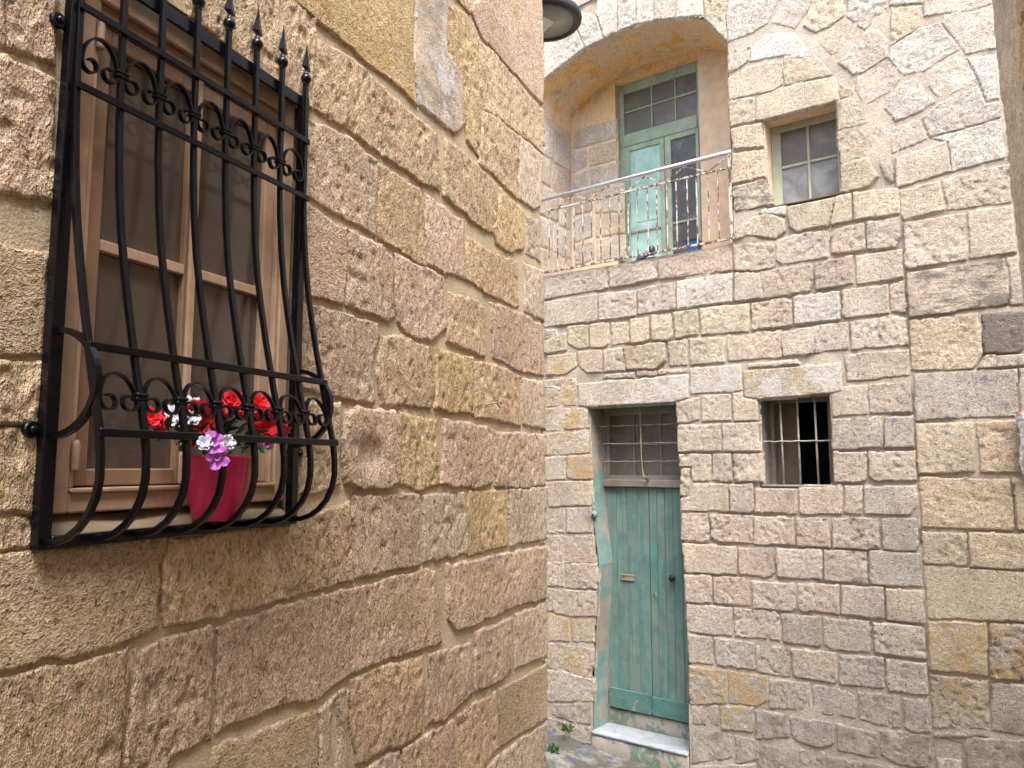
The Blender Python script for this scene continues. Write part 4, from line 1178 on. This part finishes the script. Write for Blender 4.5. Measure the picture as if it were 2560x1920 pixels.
def ribbon(path, thick, w, mapf):
    """flat iron strip along a 2D path, w wide across the path's plane"""
    P = np.asarray(path, float); n = len(P); V = []
    for i in range(n):
        t = P[min(i + 1, n - 1)] - P[max(i - 1, 0)]; t /= np.linalg.norm(t) + 1e-9
        nn = np.array([-t[1], t[0]])
        for a, b in ((-1, -1), (1, -1), (1, 1), (-1, 1)):
            V.append(mapf(P[i] + nn * thick / 2 * a, b * w / 2))
    Fc = [(i * 4 + j, i * 4 + (j + 1) % 4, (i + 1) * 4 + (j + 1) % 4, (i + 1) * 4 + j) for i in range(n - 1) for j in range(4)]
    return V, Fc + [(3, 2, 1, 0), tuple((n - 1) * 4 + j for j in range(4))]
def scroll_path(hw, H):
    right = []
    for k in range(19):                                      # half of the big bow, top to side
        a = math.pi / 2 * (1 - k / 18)
        right.append((hw * math.cos(a), H * math.sin(a)))
    rr = hw * .47
    for k in range(1, 22):                                   # curl turning inwards
        a = -2 * math.pi * .83 * k / 21
        r = rr * (1 - .48 * k / 21)
        cx = hw - rr
        right.append((cx + r * math.cos(a), r * math.sin(a) * 1.05))
    left = [(-x, y) for x, y in right[1:]][::-1]
    return left + right
for zc_, H, tilt in ((.862, .068, 0), (.131, .058, 0)):
    for i in range(7):
        um = (BU[i] + BU[i + 1]) / 2
        hw = (BU[1] - BU[0]) / 2 - .0095
        def mp(p, b, um=um, zc_=zc_):
            z = zc_ + p[1]
            return (um + p[0], -off(z) - b, z)
        mk('scroll', ribbon(scroll_path(hw, H), .0042, .0125, mp), 'iron', gr, smooth=False)
    for i in range(1, 7):
        zz = zc_ + .012; y = -off(zz)
        mk('collar', join(box(BU[i] - .0155, BU[i] + .0155, y - .0105, y + .0105, zz - .0085, zz - .0005), box(BU[i] - .0155, BU[i] + .0155, y - .0105, y + .0105, zz + .0005, zz + .0085)), 'iron', gr, bevel=.002)
for u in (1.058, 1.809):
    pth = [(.012 + .119 * math.sin(math.pi * k / 24), .1675 + .108 * math.cos(math.pi * k / 24)) for k in range(25)]
    mk('side_bow', ribbon(pth, .0125, .014, lambda p, b, u=u: (u + b, -p[0] - .012, p[1])), 'iron', gr, smooth=False)
for u, z, s in ((1.024, .93, -1), (1.024, .072, -1), (1.842, .037, 1)):
    e = mk('fixing_lug', join(lathe((u, -.012, z), [(.017, .010), (.017, 0), (.015, -.003)], 16, 'y'), box(min(u, u - s * .02), max(u, u - s * .02), -.0125, -.002, z - .012, z + .012)), 'iron', gr)
    mk('bolt', lathe((u, -.019, z), [(.004, -.003), (.0075, 0), (.0085, .004)], 10, 'y'), 'iron', e, smooth=True)

# ================================================================== FLOWER POT
PU, PY, PZ = 1.500, -.036, -.136
fp = tag(empty('flower_pot', FL, (PU, PY, PZ)), 'raspberry pink glazed pot of red, purple and white flowers behind the grille', 'flower pot')
PT = .162
mk('pot', lathe((PU, PY, PZ), [(.048, 0), (.056, .002), (.059, .008), (.074, .07), (.086, PT - .01), (.088, PT - .003), (.087, PT), (.083, PT), (.081, PT - .006), (.074, PT - .03)], 48), 'pot', fp, smooth=True)
mk('soil', lathe((PU, PY, PZ + PT - .034), [(.079, 0), (.05, .006), (.01, .009)], 24), 'soil', fp, smooth=True)
def petal_geo(c, dirs, n, rad, layers, ruffle, seed, flat=.3):
    """layers of ruffled petals round c, facing along dirs"""
    rs = np.random.RandomState(seed)
    d = np.array(dirs, float); d /= np.linalg.norm(d)
    a = np.cross(d, (0, 0, 1.0)); a /= np.linalg.norm(a) + 1e-9; b = np.cross(d, a)
    V, Fc = [], []
    for L in range(layers):
        f = L / max(1, layers - 1)
        k = max(3, int(n * (1 - .4 * f)))
        for i in range(k):
            th = 2 * math.pi * (i + .5 * L) / k + rs.uniform(-.15, .15)
            r = rad * (1 - .62 * f) * rs.uniform(.88, 1.12)
            lift = flat + 1.25 * f
            wd = 2 * math.pi / k * .72
            base = len(V)
            for s in range(4):
                t = s / 3
                for w_ in range(5):
                    v = w_ / 2 - 1
                    rr = r * (t ** .8) * (1 - .16 * abs(v) ** 2 * t)
                    an = th + v * wd * (.35 + .65 * math.sin(math.pi * min(1, t * .78))) * .75
                    hh = r * lift * t * (1.1 - .35 * t) + ruffle * r * t * math.sin(v * 7 + i * 2.1 + L) + rs.uniform(-.03, .03) * r * t
                    p = np.array(c) + (a * math.cos(an) + b * math.sin(an)) * rr + d * (hh + .08 * r)
                    V.append(tuple(p))
            for s in range(3):
                for w_ in range(4):
                    q = base + s * 5 + w_
                    Fc.append((q, q + 1, q + 6, q + 5))
    return V, Fc
def f3(p, y):
    u, z = FL.hit('F', p, y); return (u, y, z)
FLW = [((440, 420), -.03, 'red', .030, 5, 3, (-.4, -.8, .5)), ((980, 490), -.035, 'darkred', .055, 9, 6, (-.1, -.8, .55)), ((1330, 260), -.01, 'red', .032, 5, 3, (.1, -.6, .8)),
       ((1600, 275), -.02, 'red', .027, 6, 3, (.4, -.6, .7)), ((1690, 520), -.055, 'red', .047, 10, 6, (.35, -.9, .15)), ((1410, 370), .0, 'red', .018, 5, 2, (.1, -.7, .6)),
       ((690, 420), -.02, 'white', .028, 6, 3, (-.4, -.6, .7)), ((865, 300), -.005, 'white', .026, 5, 2, (-.1, -.7, .7)), ((1040, 330), -.005, 'purple', .022, 5, 2, (.1, -.7, .7)),
       ((1110, 690), -.186, 'purple', .029, 6, 3, (-.1, -1, .15)), ((1140, 840), -.186, 'purple', .029, 6, 3, (.05, -1, -.15)), ((1010, 690), -.178, 'white', .016, 5, 2, (-.5, -.8, .2)), ((1255, 680), -.178, 'white', .016, 5, 2, (.6, -.8, .1)),
       ((1680, 700), -.07, 'purple', .024, 5, 2, (.4, -.8, -.4)), ((860, 420), -.04, 'white', .018, 5, 2, (0, -.8, .5)), ((520, 500), -.03, 'red', .017, 5, 2, (.3, -.8, .3))]
SOILTOP = (PU, PY, PZ + PT - .03)
for i, (p, y, m, r, n, L, d) in enumerate(FLW):
    c = f3(p, y)
    d = (d[0] * .5 - .6, d[1] * .5 - .45, d[2] * .5 + .15)       # blooms turn to the lane
    o = mk('flower', petal_geo(c, d, n + 1 if m != 'purple' else 5, r * (.98 if m == 'purple' or i == 0 else 1.2), L + 1 if m != 'purple' else 2, .2, 30 + i, .25), m, fp, smooth=True)
    a = np.array(SOILTOP) + np.array([random.uniform(-.03, .03), random.uniform(-.02, .03), 0]); b = np.array(c)
    mid = (a + b) / 2 + np.array([0, 0, .02])
    mk('stem', sweep([a, mid, b], .0028, sides=5), 'stem' if i % 3 == 0 else 'leaf_dark', o, smooth=True)
def leaf_geo(c, d, length, width):
    d = np.array(d, float); d /= np.linalg.norm(d); s = np.cross(d, (0, 1, .3)); s /= np.linalg.norm(s); n_ = np.cross(s, d)
    V, Fc = [], []
    for k in range(6):
        t = k / 5; wv = width * math.sin(math.pi * (t * .86 + .07)) * (1 if k % 2 else .8)
        cc = np.array(c) + d * length * t - n_ * length * .25 * t * t
        V += [tuple(cc - s * wv / 2 + n_ * wv * .2), tuple(cc), tuple(cc + s * wv / 2 + n_ * wv * .2)]
    for k in range(5):
        for j in range(2):
            q = k * 3 + j; Fc.append((q, q + 1, q + 4, q + 3))
    return V, Fc
LV = [((620, 560), (-.5, -.2, .8)), ((600, 600), (-.8, -.4, .1)), ((640, 620), (-.8, -.4, -.3)), ((690, 620), (-.5, -.5, -.6)), ((720, 640), (-.3, -.6, -.7)), ((700, 560), (-.2, -.4, .9)), ((740, 560), (.1, -.4, .9)),
      ((1450, 590), (.5, -.5, .3)), ((1560, 600), (.6, -.5, .4)), ((1260, 560), (.2, -.3, .9)), ((1240, 590), (-.1, -.3, .9)), ((1580, 700), (.6, -.5, -.7)), ((760, 640), (-.3, -.6, -.8)), ((640, 520), (-.4, -.3, .9)), ((560, 640), (-.9, -.3, .0)),
      ((820, 590), (-.2, -.5, .7)), ((900, 600), (.1, -.6, .5)), ((1050, 600), (.1, -.6, .6)), ((1150, 600), (.2, -.6, .6)), ((1350, 600), (.2, -.6, .6)), ((1500, 620), (.4, -.6, .1))] + [((random.uniform(720, 1560), random.uniform(520, 790)), (random.uniform(-.7, .5), -.5, random.uniform(-.1, .9))) for _ in range(46)]
for i, (p, d) in enumerate(LV):
    mk('leaf', leaf_geo(f3(p, -.05 - .03 * (i % 3)), d, random.uniform(.030, .046), random.uniform(.013, .02)), 'leaf' if (i % 3 and i < 21) else 'leaf_dark', fp, smooth=True)

# ================================================================== STREET LAMP over the lane
LC = ray(1364, 53) * 5.55
lp = tag(empty('street_lamp', FW, tuple(LC)), 'round dark grey street lamp with flat lens, cut by the top edge of the photo', 'street lamp')
mk('housing', lathe(tuple(LC), [(.205, -.006), (.212, -.020), (.240, -.022), (.258, -.004), (.262, .015), (.258, .04), (.20, .085), (.10, .115), (.03, .125)], 48), 'lamp', lp, smooth=True)
mk('lens', lathe(tuple(LC), [(.006, -.016), (.206, -.012), (.207, -.004)], 48), 'lens', lp, smooth=True)
_s = .075; _c, _n = math.cos(.55), math.sin(.55)
led = [(LC[0] - .03 + (a * _c - b * _n) * _s, LC[1] + (a * _n + b * _c) * _s, LC[2] - .0185) for a, b in ((-1, -1), (1, -1), (1, 1), (-1, 1))]
mk('led_panel', (led + [(x, y, z + .004) for x, y, z in led], [(3, 2, 1, 0), (4, 5, 6, 7), (0, 1, 5, 4), (1, 2, 6, 5), (2, 3, 7, 6), (3, 0, 4, 7)]), 'led', lp)
arm_end = FL.world((3.86, .62, LC[2] + .30))
mk('arm', sweep([LC + np.array([-.02, -.02, .11]), LC + np.array([-.10, -.10, .22]), LC * .5 + arm_end * .5 + np.array([0, 0, .18]), arm_end], .045, sides=10), 'lamp', lp, smooth=True)
mk('wall_plate', box(arm_end[0] - .04, arm_end[0] + .04, arm_end[1] - .05, arm_end[1] + .05, arm_end[2] - .10, arm_end[2] + .10), 'lamp', lp, bevel=.004)
ca, cb = ray(1432, 24) * 6.4, ray(1500, -10) * 6.4
tag(mk('cable', sweep([ca * 1.0 + (ca - cb) * 1.0, ca, (ca + cb) / 2, cb, cb + (cb - ca) * 1.6], .010, sides=6), 'black', frame=FW, smooth=True), 'thin black cable running off beside the street lamp at the top', 'cable')

# ================================================================== SMALL THINGS
a = FR.hit('R5', (40, 222), -.05); b = FR.hit('R5', (150, 224), -.05); c = FR.hit('R5', (190, 240), -.05)
tag(mk('conduit_stub', sweep([(a[0], .05, a[1]), (a[0] + .03, -.04, a[1]), (b[0], -.05, b[1]), (c[0], -.05, c[1]), (c[0] + .005, -.05, c[1] - .02)], .020, sides=10), 'pipe', frame=FR, smooth=True), 'short bent grey conduit end sticking out of the wall left of the door', 'pipe')
h0 = FL.hit('L5', (1212, 976)); h1 = FL.hit('L5', (1270, 972))
hk = [(h0[0], .03, h0[1]), (h0[0], -.01, h0[1]), ((h0[0] + h1[0]) / 2, -.03, h1[1])] + [(h1[0] - .012 + .015 * math.cos(t), -.034, h1[1] - .004 + .012 * math.sin(t)) for t in np.linspace(2.4, -3.2, 12)]
tag(mk('wall_hook', sweep(hk, .007, sides=6), 'rustbar', frame=FL, smooth=True), 'small rusty iron eye hook driven into the left stone wall', 'hook')
for r, p in (('P', (1353, 326)), ('P', (1354, 359))):
    q = FR.hit(r, p)
    tag(mk('iron_pintle', join(box(q[0] - .03, q[0] + .02, -.03, .05, q[1] - .014, q[1] + .014), lathe((q[0] - .01, -.03, q[1] - .02), [(.012, 0), (.012, .04), (.006, .044)], 8)), 'rustbar', frame=FR), 'rusty iron pintle on the balcony jamb, %s of two' % ('upper' if p[1] < 340 else 'lower'), 'iron pintle', 'iron pintles on the balcony jamb')
# blue box and cloth on the balcony floor
q = FR.hit('R3', (1088, 668), .10)
bb = tag(empty('plastic_crate', FR, (q[0], .12, 1.956)), 'small blue plastic crate with dark rim standing behind the balcony bars', 'crate')
mk('body', box(q[0] - .06, q[0] + .05, .05, .15, 1.958, 2.065), 'bluebox', bb, bevel=.006)
mk('rim', join(box(q[0] - .07, q[0] + .06, .042, .05, 2.062, 2.074), box(q[0] - .07, q[0] - .06, .05, .16, 2.062, 2.074), box(q[0] + .05, q[0] + .06, .05, .16, 2.062, 2.074)), 'black', bb, bevel=.003)
mk('handle', sweep([(q[0] + .055 + .035 * math.sin(t), .06, 2.02 + .05 * math.cos(t)) for t in np.linspace(0, 2.8, 10)], .011, sides=8), 'black', bb, smooth=True)
q = FR.hit('R3', (760, 755), .06)
bt = tag(empty('work_boot', FR, (q[0], .07, 1.956)), 'pale blue and black shoe lying on the balcony floor behind the bars', 'shoe')
mk('upper', sweep([(q[0] - .10, .07, 1.985), (q[0] - .05, .07, 2.00), (q[0] + .01, .07, 2.03), (q[0] + .035, .07, 2.055)], .07, .065, sides=12, taper=[.55, .9, 1.0, .8]), 'bluecloth', bt, smooth=True)
mk('sole', sweep([(q[0] - .11, .07, 1.966), (q[0] + .03, .07, 1.966), (q[0] + .10, .07, 1.968)], .085, .018, sides=8, up=(0, 0, 1), taper=[.7, 1, .9]), 'black', bt)
mk('collar', lathe((q[0] + .055, .07, 2.0), [(.030, 0), (.036, .03), (.030, .075), (.020, .085)], 14), 'black', bt, smooth=True)
# crumpled foil packet at the right edge
u0, zt = FR.hit('P', (2537, 1030), -.06); u1 = FR.hit('P', (2620, 1100), -.06)[0]; zb = FR.hit('P', (2545, 1192), -.06)[1]
fu, fz = np.linspace(u0, u1, 18), np.linspace(zb, zt, 28)
FU, FZ = np.meshgrid(fu, fz, indexing='ij')
tt2 = (FZ - zb) / (zt - zb); ss = (FU - u0) / (u1 - u0)
env = np.sqrt(np.maximum(0, np.sin(math.pi * np.clip(tt2, .0, 1)) * np.sin(math.pi * np.clip(ss, 0, 1))))
lean = (1 - tt2) * .025 - .012 * np.sin(tt2 * 7)
V = []
for sgn in (-1, 1):
    Yf = -.045 + sgn * (.004 + .028 * env) + .012 * (fbm(FU * 40 + sgn, FZ * 22, 3) - .5)
    V.append(np.stack([FU + lean + .006 * (fbm(FU * 30, FZ * 30 + 9, 2) - .5), Yf, FZ + .008 * (fbm(FU * 60, FZ * 3, 2) - .5)], -1).reshape(-1, 3))
nq = FU.size; _id = np.arange(nq).reshape(FU.shape)
q1 = np.stack([_id[:-1, :-1], _id[1:, :-1], _id[1:, 1:], _id[:-1, 1:]], -1).reshape(-1, 4)
tag(mk('foil_packet', (np.concatenate(V), np.concatenate([q1, q1[:, ::-1] + nq])), 'foil', frame=FR, smooth=False), 'crinkled silver foil packet with red print hanging at the right edge', 'packet')
# weeds at the wall foot
for nm, (wx, wy), n, s in (('taller tuft', (1418, 1822), 22, .075), ('broader tuft', (1382, 1858), 34, .07)):
    yy = -.10 if n == 22 else -.35
    u, z = FR.hit('P', (wx, wy), yy)
    base = (u, yy, lz(u) - .02 if n != 22 else z - .03)
    wd = tag(empty('weed', FR, base), 'small green weed, the %s growing at the wall foot left of the step' % nm, 'weed', 'weeds at the wall foot')
    gs = []
    for k in range(n):
        th, el = random.uniform(0, 6.28), random.uniform(.35, 1.3)
        d = (math.cos(th) * math.cos(el), math.sin(th) * math.cos(el), math.sin(el))
        bp = (base[0] + random.uniform(-.035, .035), base[1] + random.uniform(-.03, .03), base[2] + random.uniform(0, .03))
        gs.append(leaf_geo(bp, d, s * random.uniform(.6, 1.1), .018))
    mk('leaves', join(*gs), 'leaf', wd, smooth=True)
    mk('stem', sweep([base, (base[0], base[1], base[2] + .05)], .006, sides=5), 'leaf_dark', wd)
